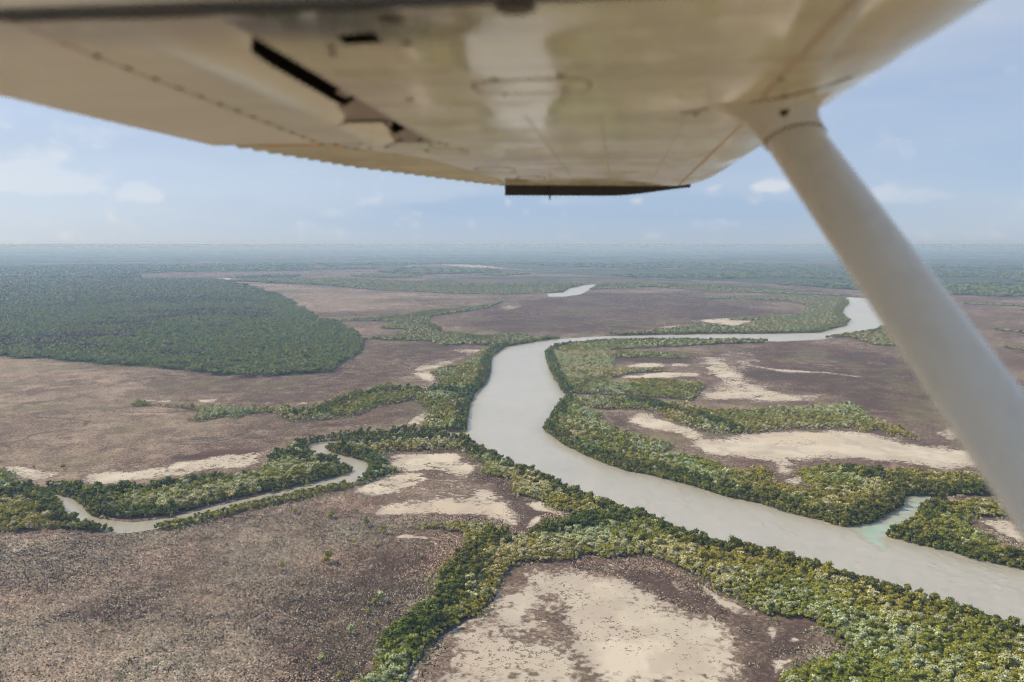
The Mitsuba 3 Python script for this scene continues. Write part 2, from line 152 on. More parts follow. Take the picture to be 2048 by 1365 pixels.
TONES = [
    (0.12, 90, [(-124,2364),(-43,2843),(410,3749),(833,3560),(787,2962),(912,2535),(629,2364),(371,2147),(160,2035),(-83,2083)]),
    (0.15, 60, [(-367.2,1254.4),(-305,1500),(-248,1767),(-104,1767),(-122,1567),(-198.5,1408.1),(-228.8,1277.7),(-279.0,1149.4),(-331.6,1130.5)]),
    (0.1, 60, [(502,1681),(682,1767),(748,1533),(557.8,1028.4),(494.2,1060.4),(455.8,1254.4),(422.7,1352.9)]),
    (0.95, 120, [(-1205,1567),(-836,1437),(-673,1380),(-640.6,1231.9),(-825,1278),(-1004,1302)]),
    (0.75, 150, [(-935,1210),(-645.5,1169.0),(-384.1,969.8),(-348.0,848.3),(-450.4,807.6),(-661.5,848.3)]),
    (0.8, 120, [(-935,3234),(-653,3234),(-321,2962),(-544,2690),(-712,2690)]),
    (0.72, 250, [(-1849,5097),(-1132,4294),(-393,3633),(-262,3389),(-653,3234),(-979,3389)]),
    (0.85, 40, [(-355.8,486.0),(-269.0,471.7),(-203.1,427.6),(-145.1,421.9),(-117.5,383.5),(-94.9,335.9),(-273.9,335.9)]),
    (0.7, 40, [(-204.3,581.5),(-163.4,597.3),(-97.5,571.3),(-78.8,542.9),(-146.8,534.0)]),
    (0.15, 25, [(-261.7,458.3),(-222.8,486.0),(-212.1,468.3),(-240.2,445.5)]),
    (0.12, 40, [(-123.6,445.5),(-95.9,561.5),(-50.6,542.9),(-61.4,486.0),(-77.7,416.4),(-82.0,383.5),(-102.3,383.5)]),
    (0.05, 12, [(76.5,521.1),(99.4,517.0),(106.4,486.0),(125.4,461.6),(145.6,448.6),(174.9,448.6),(159.5,421.9),(143.9,416.4),(130.7,383.5),(111.0,335.9),(106.5,335.9),(128.2,400.6),(137.0,439.4),(118.6,458.3),(96.9,486.0)]),
    (0.05, 15, [(-36.4,770.6),(-18.4,736.7),(2.6,676.8),(27.6,650.3),(14.0,602.8),(4.7,663.3),(-10.9,705.5)]),
    (0.0, 12, [(-350.3,817.4),(-314.1,844.1),(-274.4,854.8),(-273.2,817.4),(-294.1,788.7),(-306.1,807.6)]),
    (0.05, 20, [(237,1533),(388,1560),(395,1589),(323,1681),(240,1619)]),
    (0.02, 25, [(176,1506),(334,1493),(336,1547),(214,1575)]),
    (0.02, 10, [(-228.9,964.3),(-182.4,1013.1),(-148.2,1044.1),(-174.8,969.8)]),
    (0.05, 10, [(116.2,1013.1),(153.8,1028.4),(136.0,969.8),(155.1,917.4),(184.3,888.5),(160.9,917.4),(124.4,975.4)]),
]
WOODLAND = [
    [(-1688,1767),(-1244,1619),(-1013,1575),(-932,1560),(-780,1474),(-695,1437),(-581,1402),(-463.4,1342.4),(-341.7,1352.9),(-319.7,1391.1),(-316.8,1455.5),(-313,1665),(-328,1770),(-368,1916),(-500,2278),(-584,2374),(-740,2807),(-1056,3574),(-1470,4405),(-1834,5057),(-2187,5211),(-2447,5132),(-2672,5211),(-3015,5211),(-3636,5211),(-4954,4911)],
]
CLEARINGS = [
    [(-2933,5666),(-2766,6615),(-1807,6870),(-1219,7445),(-727,7146),(-1259,6265),(-1632,5666),(-1964,5326),(-2431,5407)],
    [(-4276,9666),(-4190,10841),(-3570,10220),(-3545,9169)],
    [(-2437,8124),(-2075,8720),(-1709,8512),(-1891,7943)],
    [(-1711,6157),(-1064,6494),(-729,5758),(-920,5407),(-1423,5407)],
    [(-1239,9169),(-723,9411),(-364,9169),(28,7604),(243,7005),(-104,7005),(-443,7604),(-1000,8313)],
    [(1083,5097),(1280,4954),(1503,4513),(1681,3872),(1631,3560),(1387,3872),(1215,4193),(1068,4571)],
    [(1941,3560),(2182,3422),(2570,3234),(1047,1302),(865,1408),(1338,2364),(1493,2732)],
    [(-2026,3176),(-1957,3294),(-1773,3147),(-1795,2987),(-1830,2866)],
    [(-5265,14318),(-4470,15566),(-3758,14318),(-4300,13256)],
    [(-2388,3749),(-2394,3872),(-2270,3633),(-2380,3560)],
]
PLAIN = [
    [(-653,4692),(-483,5407),(-84,5666),(619,5666),(1083,5097),(1365,4096),(1521,3671),(1372,3830),(1029,4401),(815,4755),(411,4692),(-70,4692)],
]
FAR_FOREST = [
    [(-111546,51204),(-51405,51204),(0,89627),(49886,51204),(38509,17904),(5135,2364),(3037,3092),(2182,3422),(1966,3524),(1681,3872),(1486,4049),(1307,4513),(1098,5171),(629,5758),(257,6265),(-550,6157),(-801,5758),(-1504,5407),(-1931,5326),(-3177,5491),(-5140,5097),(-5205,2364)],
]
SEA = [
    [(-44868,224107),(-7711,71696),(-1822,39820),(638,28663),(4077,23881),(6592,22387),(8289,21069),(14638,23110),(24595,22387),(38509,17904),(58909,11927),(1472721,298818),(0,358587)],
]
SHRUBS = [(-114.4,609.7,3.0,1), (-98.4,593.1,3.0,2), (-123.2,580.5,2.2,3), (-116.2,569.8,2.1,2), (-100.9,569.8,1.8,3), (-61.0,566.8,1.8,2), (-64.2,546.4,1.4,3), (-96.0,525.5,1.6,3), (-81.1,476.7,3.0,3), (-83.8,470.9,2.3,2), (-77.5,472.7,1.8,4), (-88.1,470.1,1.2,2), (-86.4,457.5,2.0,2), (-86.0,442.7,1.4,3), (-78.8,445.5,1.1,2), (-91.8,433.6,2.7,3), (-127.4,536.3,4.0,1), (-87.6,386.1,1.9,2), (-132.9,606.3,1.5,3), (-146.5,627.2,2.3,1), (-128.5,641.0,2.0,2), (-46.4,575.5,1.8,3), (-156.4,524.2,2.6,2), (-129.0,536.3,3.0,1), (-100.8,402.5,2.3,3), (-347.2,567.9,1.4,2), (-337.7,581.2,1.1,2), (-230.0,583.2,1.8,3), (-202.2,609.7,2.3,3), (-178.4,640.0,2.0,2), (-147.3,629.5,3.1,2), (-200.6,662.8,2.1,3), (-106.0,397.1,1.0,2), (-443.2,772.9,2.4,2), (-473.3,774.9,1.4,2)]
WING = {
    'le': [(1.611,0.663),(2.807,0.661),(6.683,0.636)],
    'te_flap': [(1.938,-1.567),(3.053,-1.582)],
    'te_ail': [(3.072,-1.571),(4.030,-1.340),(5.471,-0.739)],
    'tip': [(5.471,-0.739),(5.750,0.547)],
    'screw_line': [(1.533,-1.038),(2.074,-1.097),(3.064,-1.121)],
    'flap_end': [(3.072,-1.571),(3.094,-1.148),(3.026,-0.925)],
    'slot': [(1.451,-0.661),(2.019,-0.680),(2.599,-0.694),(3.087,-0.703)],
    'slot_low': [(1.486,-0.682),(1.755,-0.692),(2.051,-0.704)],
    'pad1': [(2.051,-0.704),(2.140,-0.714),(2.260,-0.752),(2.391,-0.815),(2.474,-0.884)],
    'pad2': [(2.518,-0.883),(2.516,-0.728),(2.584,-0.715),(2.713,-0.733),(2.866,-0.780),(2.990,-0.847),(3.026,-0.925)],
    'ail_line': [(3.113,-1.135),(3.686,-0.845),(4.894,-0.691)],
    'seams': [(3.145,-0.268),(2.650,-0.046),(3.040,0.210),(2.803,0.408),(1.390,0.367)],
    'fairing': [(2.394,0.201),(2.092,0.549),(2.485,0.484),(2.318,0.608)],
    'plate': [(1.933,-0.332),(1.908,-0.072),(2.079,-0.217)],
    'screws': [(1.892,-0.279),(1.872,-0.127),(2.085,-0.281),(2.024,-0.125),(2.132,-0.541),(1.535,-0.393),(1.595,-0.561),(1.543,-0.544),(2.490,0.234),(1.983,0.375)],
    'vent': [(1.463,-0.507),(1.445,-0.429),(1.529,-0.436),(1.531,-0.513)],
    'blots': [(1.364,-0.378),(1.332,-0.163)],
    'rivets': [(3.070,-1.075),(3.067,-0.978),(3.032,-0.882),(2.996,-0.799),(2.976,-0.719),(3.207,-1.081),(3.265,-1.058),(3.237,-0.991),(3.211,-0.914),(3.151,-0.718),(3.076,-0.666),(3.127,-0.653),(3.321,-0.772),(3.322,-0.631),(3.438,-0.766),(4.230,-0.724),(4.192,-0.563),(4.465,-0.628),(4.376,-0.558),(4.758,-0.554),(4.772,-0.449),(4.948,-0.594)],
    'plate2': [(3.355,-0.801),(3.272,-0.729),(3.286,-0.624),(3.407,-0.705)],
    'plate3': [(4.316,-0.772),(4.180,-0.656),(4.261,-0.496),(4.497,-0.635)],
    'root': [(1.317,-1.055),(1.274,-0.297)],
}


# ------------------------------------------------------------------ helpers
def add(key, mesh, bsdf, smooth=False, uv=None, to_world=None, **kw):
    d = mikit.ply(mesh, bsdf, smooth=smooth, uv=uv, **kw)
    if to_world is not None:
        d['to_world'] = to_world
    scene[key] = d
    return key


def tag(key, label, cat=None, group=None, kind=None):
    labels[key] = {'label': label}
    if cat: labels[key]['category'] = cat
    if group: labels[key]['group'] = group
    if kind: labels[key]['kind'] = kind


used = {}
def numbered(name):
    used[name] = used.get(name, -1) + 1
    return name if used[name] == 0 else f'{name}_{used[name]:03d}'


def P(poly):
    p = Polygon(poly)
    return p if p.is_valid else p.buffer(0)


def S(a, b, x):
    t = np.clip((x - a) / (b - a), 0, 1)
    return t * t * (3 - 2 * t)


def sdf(geom, x, y, reach):
    """Signed distance to the shape (inside positive), only within reach of it."""
    out = np.full(x.shape, -float(reach))
    x0, y0, x1, y1 = geom.bounds
    m = (x > x0 - reach) & (x < x1 + reach) & (y > y0 - reach) & (y < y1 + reach)
    if m.any():
        pts = shapely.points(x[m], y[m])
        dist = shapely.distance(geom.boundary, pts)
        out[m] = np.where(shapely.contains_xy(geom, x[m], y[m]), dist, -dist)
    return np.maximum(out, -reach)


def ragged(poly, amp, step, seed):
    """A polygon with its outline roughened by noise."""
    if poly.geom_type == 'MultiPolygon':
        return unary_union([ragged(g, amp, step, seed) for g in poly.geoms])
    b = poly.exterior
    n = max(12, int(b.length / step))
    pts = np.array([b.interpolate(t, normalized=True).coords[0] for t in np.linspace(0, 1, n, endpoint=False)])
    t = np.roll(pts, -1, 0) - np.roll(pts, 1, 0)
    nr = np.stack([t[:, 1], -t[:, 0]], 1) / (np.linalg.norm(t, axis=1, keepdims=True) + 1e-9)
    k = meshkit.fbm(np.c_[pts / (step * 4), np.zeros(n)], 4, seed) - 0.5
    return P(pts + nr * (k * 2 * amp)[:, None])


# ------------------------------------------------------------------ materials
def twosided(b): return {'type': 'twosided', 'bsdf': b}


PALETTE = [(.088, .110, .012), (.215, .222, .026), (.300, .288, .050), (.47, .48, .275), (.40, .36, .31), (.15, .125, .10), (.118, .160, .024), (.150, .160, .036), (.072, .052, .039), (.44, .355, .26)]


def leaf_colour(p, n, uv):
    k = uv.x * 10
    c = mi.Color3f(*PALETTE[0])
    for i in range(1, 10):
        c = dr.select(k > i, mi.Color3f(*PALETTE[i]), c)
    v = noise(p.x / 3.7, p.y / 3.7, p.z / 5.0)
    w = noise(p.x / 60, p.y / 60)
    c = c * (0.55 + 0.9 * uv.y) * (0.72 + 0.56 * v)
    return mi.Color3f(c.x * (0.85 + 0.3 * w), c.y, c.z * (0.9 + 0.2 * v))


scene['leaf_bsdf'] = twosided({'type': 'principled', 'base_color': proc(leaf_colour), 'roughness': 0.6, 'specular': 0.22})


def marsh_colour(p, n, uv):
    """sandy: how bare the clay is; pale: from dark purple marsh to pale straw."""
    x, y = p.x, p.y
    sandy, pale = (uv.x - p.x) * 2, (uv.y - p.y) * 2
    n0 = noise(x / 0.55, y / 0.55)
    n1 = fbm(x / 1.9, y / 1.9, 0.0, 3)
    n2 = fbm(x / 17, y / 17, 3.0, 5)
    n3 = fbm(x / 150, y / 150, 5.0, 4)
    tone = dr.clip(pale + (n3 - 0.5) * 0.8 + (n2 - 0.5) * 0.9, 0, 1)
    tuft = smoothstep(0.28, 0.74, n1 * 0.62 + n0 * 0.38 + (tone - 0.55) * 0.30)
    dark = mix((.078, .057, .048), (.122, .096, .073), tone)
    straw = mix((.178, .138, .118), (.37, .302, .238), tone)
    c = mix(dark, straw, tuft)
    vein = smoothstep(0.028, 0.006, dr.abs(fbm(x / 85, y / 85, 31.0, 5) - 0.5)) * smoothstep(0.45, 0.6, fbm(x / 200, y / 200, 33.0, 2))
    c = mix(c, mi.Color3f(.30, .265, .22), vein * 0.45)
    vein2 = smoothstep(0.030, 0.008, dr.abs(fbm(x / 120 + 50, y / 120, 35.0, 5) - 0.5)) * smoothstep(0.45, 0.6, fbm(x / 240, y / 240 + 7, 37.0, 2))
    c = mix(c, mi.Color3f(.075, .062, .048), vein2 * 0.6)
    red = smoothstep(0.56, 0.70, fbm(x / 60 + 40, y / 60, 9.0, 3)) * (1 - tone) * 0.38
    c = mix(c, mi.Color3f(.135, .072, .068), red)
    green = smoothstep(0.54, 0.72, fbm(x / 90, y / 90 + 70, 2.0, 5)) * 0.42
    c = mix(c, mi.Color3f(.15, .15, .085), green)
    # bare clay of the salt flats with ragged, patchy margins
    r1 = fbm(x / 24, y / 24, 7.0, 6)
    r2 = fbm(x / 3.1, y / 3.1, 1.0, 4)
    s = sandy + (r1 - 0.5) * 1.25 + (r2 - 0.5) * 0.85
    sand = smoothstep(0.03, 0.40, s)
    clay = mix((.435, .405, .335), (.545, .515, .43), smoothstep(0.3, 0.7, fbm(x / 34, y / 34, 4.0, 4)) * 0.7 + 0.3 * n0)
    ochre = smoothstep(0.55, 0.75, fbm(x / 50 + 9, y / 50, 6.0, 4))
    clay = mix(clay, mi.Color3f(.49, .425, .33), ochre * 0.6)
    grey = smoothstep(0.0, 0.6, 0.62 - sandy)
    clay = mix(clay, mi.Color3f(.40, .365, .32), grey * 0.6)
    damp = smoothstep(0.46, 0.66, fbm(x / 19 + 4, y / 19, 17.0, 5))
    clay = mix(clay, mi.Color3f(.365, .325, .28), damp * 0.5)
    grove = fbm(x / 42, y / 42, 13.0, 4)
    fleck = fbm(x / 2.4, y / 2.4, 21.0, 3) * 0.7 + noise(x / 0.7, y / 0.7) * 0.3
    mat = smoothstep(0.60, 0.68, fleck + (grove - 0.5) * 0.75 - (sandy - 0.35) * 0.38) * 0.82
    clay = mix(clay, mi.Color3f(.155, .125, .10), mat)
    rim = smoothstep(-0.10, 0.12, s) * (1 - sand) * 0.75
    c = mix(c, mi.Color3f(.115, .085, .073), rim)
    return mix(c, clay, sand)


def marsh_bump(p, n, uv):
    n1 = fbm(p.x / 1.9, p.y / 1.9, 0.0, 3)
    n0 = noise(p.x / 0.55, p.y / 0.55)
    return (n1 * 0.8 + n0 * 0.2) * (1 - smoothstep(0.1, 0.3, (uv.x - p.x) * 2) * 0.93)


scene['marsh_bsdf'] = twosided({'type': 'bumpmap', 'arbitrary': proc(marsh_bump, eps=0.25), 'scale': 0.9, 'bsdf': {'type': 'diffuse', 'reflectance': proc(marsh_colour)}})


def mud_colour(p, n, uv):
    return mix((.075, .058, .045), (.17, .135, .10), fbm(p.x / 3.1, p.y / 3.1, 0.0, 4))


scene['mud_bsdf'] = twosided({'type': 'diffuse', 'reflectance': proc(mud_colour)})


def wood_floor(p, n, uv):
    a = fbm(p.x / 240, p.y / 240, 0.0, 4)
    b = fbm(p.x / 9, p.y / 9, 2.0, 3)
    c = mix((.075, .090, .036), (.155, .125, .078), smoothstep(0.42, 0.62, a) * 0.6 + (b - 0.5) * 0.7)
    return c


scene['wood_floor_bsdf'] = twosided({'type': 'diffuse', 'reflectance': proc(wood_floor)})


def forest_colour(p, n, uv):
    a = fbm(p.x / 900, p.y / 900, 0.0, 5)
    b = fbm(p.x / 260, p.y / 260, 2.0, 3)
    c = mix((.050, .078, .036), (.105, .115, .062), a * 0.6 + b * 0.5)
    open_ = smoothstep(0.62, 0.70, fbm(p.x / 1600 + 3, p.y / 1100, 6.0, 5)) * 0.6
    return mix(c, mi.Color3f(.19, .15, .125), open_)


scene['forest_bsdf'] = twosided({'type': 'diffuse', 'reflectance': proc(forest_colour)})


def plain_colour(p, n, uv):
    a = fbm(p.x / 220, p.y / 220, 0.0, 5)
    return mix((.080, .095, .055), (.135, .115, .090), smoothstep(0.35, 0.65, a))


scene['horizon_bsdf'] = twosided({'type': 'diffuse', 'reflectance': {'type': 'rgb', 'value': [.060, .070, .048]}})
scene['plain_bsdf'] = twosided({'type': 'diffuse', 'reflectance': proc(plain_colour)})


def ripple(p, n, uv):
    u = p.x * 0.83 + p.y * 0.56
    v = -p.x * 0.56 + p.y * 0.83
    wob = fbm(p.x / 9, p.y / 9, 0.0, 2) * 3
    return fbm(u / 2.7 + wob, v / 8.0, 0.0, 3) * 0.6 + noise(u / 1.1, v / 2.6) * 0.08 + fbm(p.x / 30, p.y / 30, 3.0, 2) * 0.8


def river_colour(p, n, uv):
    a = fbm(p.x / 55, p.y / 55, 0.0, 4)
    edge = smoothstep(0.0, 0.7, (uv.x - p.x) * 2)      # 0 at the bank, 1 in mid-stream
    c = mix((.295, .29, .235), (.335, .337, .303), edge)
    return c * (0.93 + 0.14 * a)


def inlet_colour(p, n, uv):
    a = fbm(p.x / 16, p.y / 16, 0.0, 4)
    edge = smoothstep(0.03, 0.36, (uv.x - p.x) * 2 + (a - 0.5) * 0.9 + (fbm(p.x / 5, p.y / 5, 2.0, 3) - 0.5) * 0.3)
    return mix((.31, .31, .245), mix((.235, .345, .285), (.31, .415, .365), a), edge)


for nm, fn in (('river', river_colour), ('inlet', inlet_colour)):
    scene[nm + '_bsdf'] = twosided({'type': 'bumpmap', 'arbitrary': proc(ripple, eps=0.15), 'scale': 1.15,
                                    'bsdf': {'type': 'principled', 'base_color': proc(fn), 'roughness': 0.2, 'specular': 0.5}})
scene['sea_bsdf'] = twosided({'type': 'principled', 'base_color': {'type': 'rgb', 'value': [.03, .065, .10]}, 'roughness': 0.5, 'specular': 0.4})

# ------------------------------------------------------------------ ground: one sheet of rings, finer towards the land in view, split by what covers it
water_polys = [P(q) for q in WATER]
water = unary_union(water_polys)
mangrove_polys = [ragged(P(q), 3.5, 6.0, 30 + i) if i < 7 or 7 <= i < 14 else P(q) for i, q in enumerate(MANGROVE)]
mangrove = unary_union(mangrove_polys).difference(water.buffer(-1.2))
woodland = unary_union([ragged(P(q), 22, 30, 60) for q in WOODLAND])
clear = unary_union([P(q) for q in CLEARINGS])
plain = unary_union([P(q) for q in PLAIN])
far_forest = unary_union([P(q) for q in FAR_FOREST]).difference(clear).difference(plain)
sea_area = P(SEA[0])
for g in (water, mangrove, woodland, clear, plain, far_forest, sea_area):
    shapely.prepare(g)

rings = [0.0, 40, 80, 120, 160, 200, 240, 270]
while rings[-1] < 6000000:
    r = rings[-1]
    rings.append(r * (1.0065 if r < 1500 else 1.009 if r < 9000 else 1.05 if r < 100000 else 1.5))
rings = np.array(rings)
fine = np.radians(np.arange(-41, 41.001, 0.16))
coarse = np.radians(np.r_[np.arange(-180, -41, 6.0), np.arange(47, 175, 6.0)])
azs = np.sort(np.r_[fine, coarse])
nr, na = len(rings), len(azs)
R, A = np.meshgrid(rings, azs, indexing='ij')
GX, GY = (R * np.sin(A)).ravel(), (R * np.cos(A)).ravel()
GZ = np.zeros_like(GX)
i, j = np.meshgrid(np.arange(nr - 1), np.arange(na), indexing='ij')
a_ = (i * na + j).ravel(); b_ = (i * na + (j + 1) % na).ravel(); c_ = a_ + na; d_ = b_ + na
F = np.vstack([np.c_[a_, b_, d_], np.c_[a_, d_, c_]])[:, ::-1]
wd = sdf(water, GX, GY, 12.0)
GZ = np.where(wd > -6, -S(-4.0, 3.0, wd) * 1.6 + 0.35, 0.35) + 0.25 * (meshkit.fbm(np.c_[GX / 40, GY / 40, GX * 0], 3, 2) - 0.5)
GZ = np.where(R.ravel() > 9000, 0.3, GZ)
sandy = np.full(GX.shape, -1.0)
for lv, q in SAND:
    g = P(q)
    soft = float(np.clip(math.sqrt(g.area) * 0.14, 3.0, 32.0))
    sandy = np.maximum(sandy, np.clip(sdf(g, GX, GY, 3 * soft) / soft, -1, 1) * (lv if lv else 1) * 0.6 + (lv - 1) * 0.35)
# the country behind and beside the aeroplane: more of the same flats
away = (np.abs(A.ravel()) > math.radians(44)) | (R.ravel() < 330)
far_sand = (meshkit.fbm(np.c_[GX / 300, GY / 300, GX * 0], 3, 77) - 0.42) * 5
sandy = np.where(away & (R.ravel() < 9000), np.clip(far_sand, -1, 0.7), sandy)
tone = np.full(GX.shape, 0.46)
for lv, rad, q in TONES:
    t = S(-rad, rad * 0.4, sdf(P(q), GX, GY, rad))
    tone = tone * (1 - t) + lv * t
guv = np.c_[GX + 0.5 * sandy, GY + 0.5 * tone]      # the uv are the place itself, shifted slightly by how sandy and how pale it is
cx, cy = GX[F].mean(1), GY[F].mean(1)
cls = np.zeros(len(F), int)
cls[shapely.contains_xy(plain, cx, cy)] = 5
cls[shapely.contains_xy(far_forest, cx, cy)] = 4
cls[shapely.contains_xy(woodland, cx, cy)] = 3
cls[shapely.contains_xy(mangrove, cx, cy) | (sdf(water, cx, cy, 8.0) > -2.5)] = 2
sea_m = shapely.contains_xy(sea_area, cx, cy)
cls[sea_m] = 6
rr = np.hypot(cx, cy)
cls[(rr > 45000) & (cls == 0)] = 4
cls[(rr > 24000) & (cls != 6)] = 7
cls[(cls == 0) & (sandy[F].mean(1) > 0.05)] = 1
GV = np.c_[GX, GY, GZ]


def patch(key, sel, bsdf, label, cat):
    f = F[sel]
    idx, inv = np.unique(f, return_inverse=True)
    add(key, (GV[idx], inv.reshape(-1, 3)), bsdf, smooth=True, uv=guv[idx])
    tag(key, label, cat, kind='structure')


patch('marsh_ground', cls == 0, 'marsh_bsdf', 'brown and purple salt marsh plain covered in low dry tussocks', 'marsh')
FLATS = [((95, 480), 'big pale clay salt flat at the bottom centre, freckled with dark tufts'), ((-60, 770), 'pale patchy clay salt flat between creek and river in the middle'),
         ((330, 850), 'long smooth cream salt flat right of the river'), ((-380, 800), 'narrow pale salt flat behind the mangroves of the left creek'), ((340, 1400), 'pale branching clay patch in the right marsh'),
         ((-140, 1350), 'small pale clay patches by the left river bank'), ((470, 2400), 'far pale clay spots beside the upper river')]
which = np.argmin([(cx - q[0][0]) ** 2 + (cy - q[0][1]) ** 2 for q in FLATS], 0)
for q, (_, lab) in enumerate(FLATS):
    if ((cls == 1) & (which == q)).any():
        patch(numbered('salt_flat'), (cls == 1) & (which == q), 'marsh_bsdf', lab, 'salt flat')
patch('mangrove_mud', cls == 2, 'mud_bsdf', 'dark mud floor under the mangroves and along the river banks', 'mud')
patch('woodland_floor', cls == 3, 'wood_floor_bsdf', 'ground below the green woodland left of the river', 'ground')
patch('forest_ground', cls == 4, 'forest_bsdf', 'hazy flat forest country running to the horizon', 'forest')
patch('grass_plain', cls == 5, 'plain_bsdf', 'flat grey-green plain beyond the far river bend', 'plain')
patch('horizon_land', cls == 7, 'horizon_bsdf', 'hazy far land fading out at the horizon', 'land')
patch('sea', cls == 6, 'sea_bsdf', 'dark blue strip of sea along the horizon', 'sea')


def water_sheet(key, poly, grow, z, bsdf, spacing, label, cat):
    g = poly.buffer(grow)
    b = g.exterior
    n = int(b.length / spacing)
    bp = np.array([b.interpolate(t, normalized=True).coords[0] for t in np.linspace(0, 1, n, endpoint=False)])
    x0, y0, x1, y1 = g.bounds
    xs, ys = np.meshgrid(np.arange(x0, x1, spacing * 1.3), np.arange(y0, y1, spacing * 1.3))
    q = np.c_[xs.ravel(), ys.ravel()]
    inner = g.buffer(-spacing * 0.6)
    q = q[shapely.contains_xy(inner, q[:, 0], q[:, 1])]
    pts = np.vstack([bp, q])
    t = Delaunay(pts).simplices
    c = pts[t].mean(1)
    t = t[shapely.contains_xy(g, c[:, 0], c[:, 1])]
    e = pts[t]
    area = (e[:, 1, 0] - e[:, 0, 0]) * (e[:, 2, 1] - e[:, 0, 1]) - (e[:, 1, 1] - e[:, 0, 1]) * (e[:, 2, 0] - e[:, 0, 0])
    t[area < 0] = t[area < 0][:, ::-1]
    dist = shapely.distance(poly.boundary, shapely.points(pts[:, 0], pts[:, 1]))
    uv = np.c_[pts[:, 0] + 0.5 * np.clip(dist / 30.0, 0, 1), pts[:, 1]]
    add(key, (np.c_[pts, np.full(len(pts), z)], t), bsdf, smooth=True, uv=uv)
    tag(key, label, cat, kind='structure')


names = [('river', 3.0, 0.0, 'river_bsdf', 9.0, 'wide pale silty river winding from the far right to the lower right corner', 'river'),
         ('creek', 2.5, 0.03, 'river_bsdf', 5.0, 'narrow silty creek looping through mangroves on the left', 'creek'),
         ('inlet', 0.5, 0.06, 'inlet_bsdf', 4.0, 'small turquoise inlet joining the river near the strut', 'creek'),
         ('river_001', 6.0, 0.0, 'river_bsdf', 30.0, 'distant bend of pale river beyond the purple marsh', 'river'),
         ('lagoon', 20.0, 0.0, 'river_bsdf', 60.0, 'tiny far patch of water beyond the left woodland', 'water'),
         ('lagoon_001', 30.0, 0.0, 'river_bsdf', 80.0, 'tiny far patch of water at the pink clearing', 'water')]
for (key, grow, z, bs, sp, lab, cat), g in zip(names, water_polys):
    water_sheet(key, g, grow, z, bs, sp, lab, cat)


# ------------------------------------------------------------------ vegetation
def in_view(x, y, margin=1.5):
    return (y > 250) & (np.abs(np.degrees(np.arctan2(x, y))) < 34.0 + margin) & (np.hypot(x, y) > 360)


def crown_mesh(r, n, kind, height, lobes, clump, trunk_h, seed, flat=1.0, spread=0.55, trunk=False, core=True, calm=1.0):
    """Leaf clumps (small bent triangles) over several lobes; returns (vertices, faces, uv)."""
    g = np.random.default_rng(seed)
    V, UV = [], []
    ch = (height - trunk_h) / 2
    cz = trunk_h + ch
    cen = np.array([[0, 0, cz]])
    if lobes > 1:
        a = np.arange(lobes) * 2.4 + g.uniform(0, 6)
        rad = r * spread * np.sqrt((np.arange(lobes) + 0.5) / lobes)
        cen = np.c_[np.cos(a) * rad, np.sin(a) * rad, cz + g.uniform(-0.45, 0.6, lobes) * ch]
    lr = r * (0.50 if lobes > 1 else 1.0) * g.uniform(0.55, 1.3, len(cen))
    lob = g.integers(0, len(cen), n)
    d = g.normal(size=(n, 3)); d /= np.linalg.norm(d, axis=1, keepdims=True)
    d[:, 2] = np.where(d[:, 2] < -0.35, -d[:, 2], d[:, 2])
    rr = g.uniform(0.62, 1.22, n)[:, None]
    p = cen[lob] + d * np.c_[lr[lob], lr[lob], np.minimum(lr[lob] * flat, ch * 1.1)] * rr
    p[:, 2] = np.maximum(p[:, 2], trunk_h * 0.4 + 0.2)
    nrm = d + g.normal(size=(n, 3)) * 0.38 * calm
    nrm /= np.linalg.norm(nrm, axis=1, keepdims=True)
    t = np.cross(nrm, g.normal(size=(n, 3))); t /= np.linalg.norm(t, axis=1, keepdims=True)
    b = np.cross(nrm, t)
    sz = clump * g.uniform(0.7, 1.35, n)[:, None]
    tri = np.stack([p + t * sz, p + (-0.5 * t + 0.87 * b) * sz, p + (-0.5 * t - 0.87 * b) * sz * g.uniform(0.6, 1.1, n)[:, None]], 1)
    V = [tri.reshape(-1, 3)]
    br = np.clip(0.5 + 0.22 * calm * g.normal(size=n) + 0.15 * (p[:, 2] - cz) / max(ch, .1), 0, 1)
    kk = np.full(n, (kind + 0.5) / 10)
    mixk = g.random(n)
    alt = {0: 1, 1: 2, 2: 1, 3: 2, 4: 3, 6: 7, 7: 6}.get(kind, kind)
    kk[mixk < 0.16] = (alt + 0.5) / 10
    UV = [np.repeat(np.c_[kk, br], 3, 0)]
    if core:
        for c, q in zip(cen, lr):
            ic = trimesh.creation.icosphere(0, q * 0.74)
            v = ic.vertices * [1, 1, min(flat, ch * 0.9 / q)] + c
            v[:, 2] = np.maximum(v[:, 2], 0.3)
            V.append(v[ic.faces].reshape(-1, 3))
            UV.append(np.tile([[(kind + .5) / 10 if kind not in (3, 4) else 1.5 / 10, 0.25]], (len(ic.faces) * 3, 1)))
    if trunk:
        m = trunk_mesh(height, r, seed, 4)
        tv = m[0][m[1]].reshape(-1, 3)
        V.append(tv); UV.append(np.tile([[.55, 0.5]], (len(tv), 1)))
    V, UV = np.vstack(V), np.vstack(UV)
    return V, np.arange(len(V)).reshape(-1, 3), UV


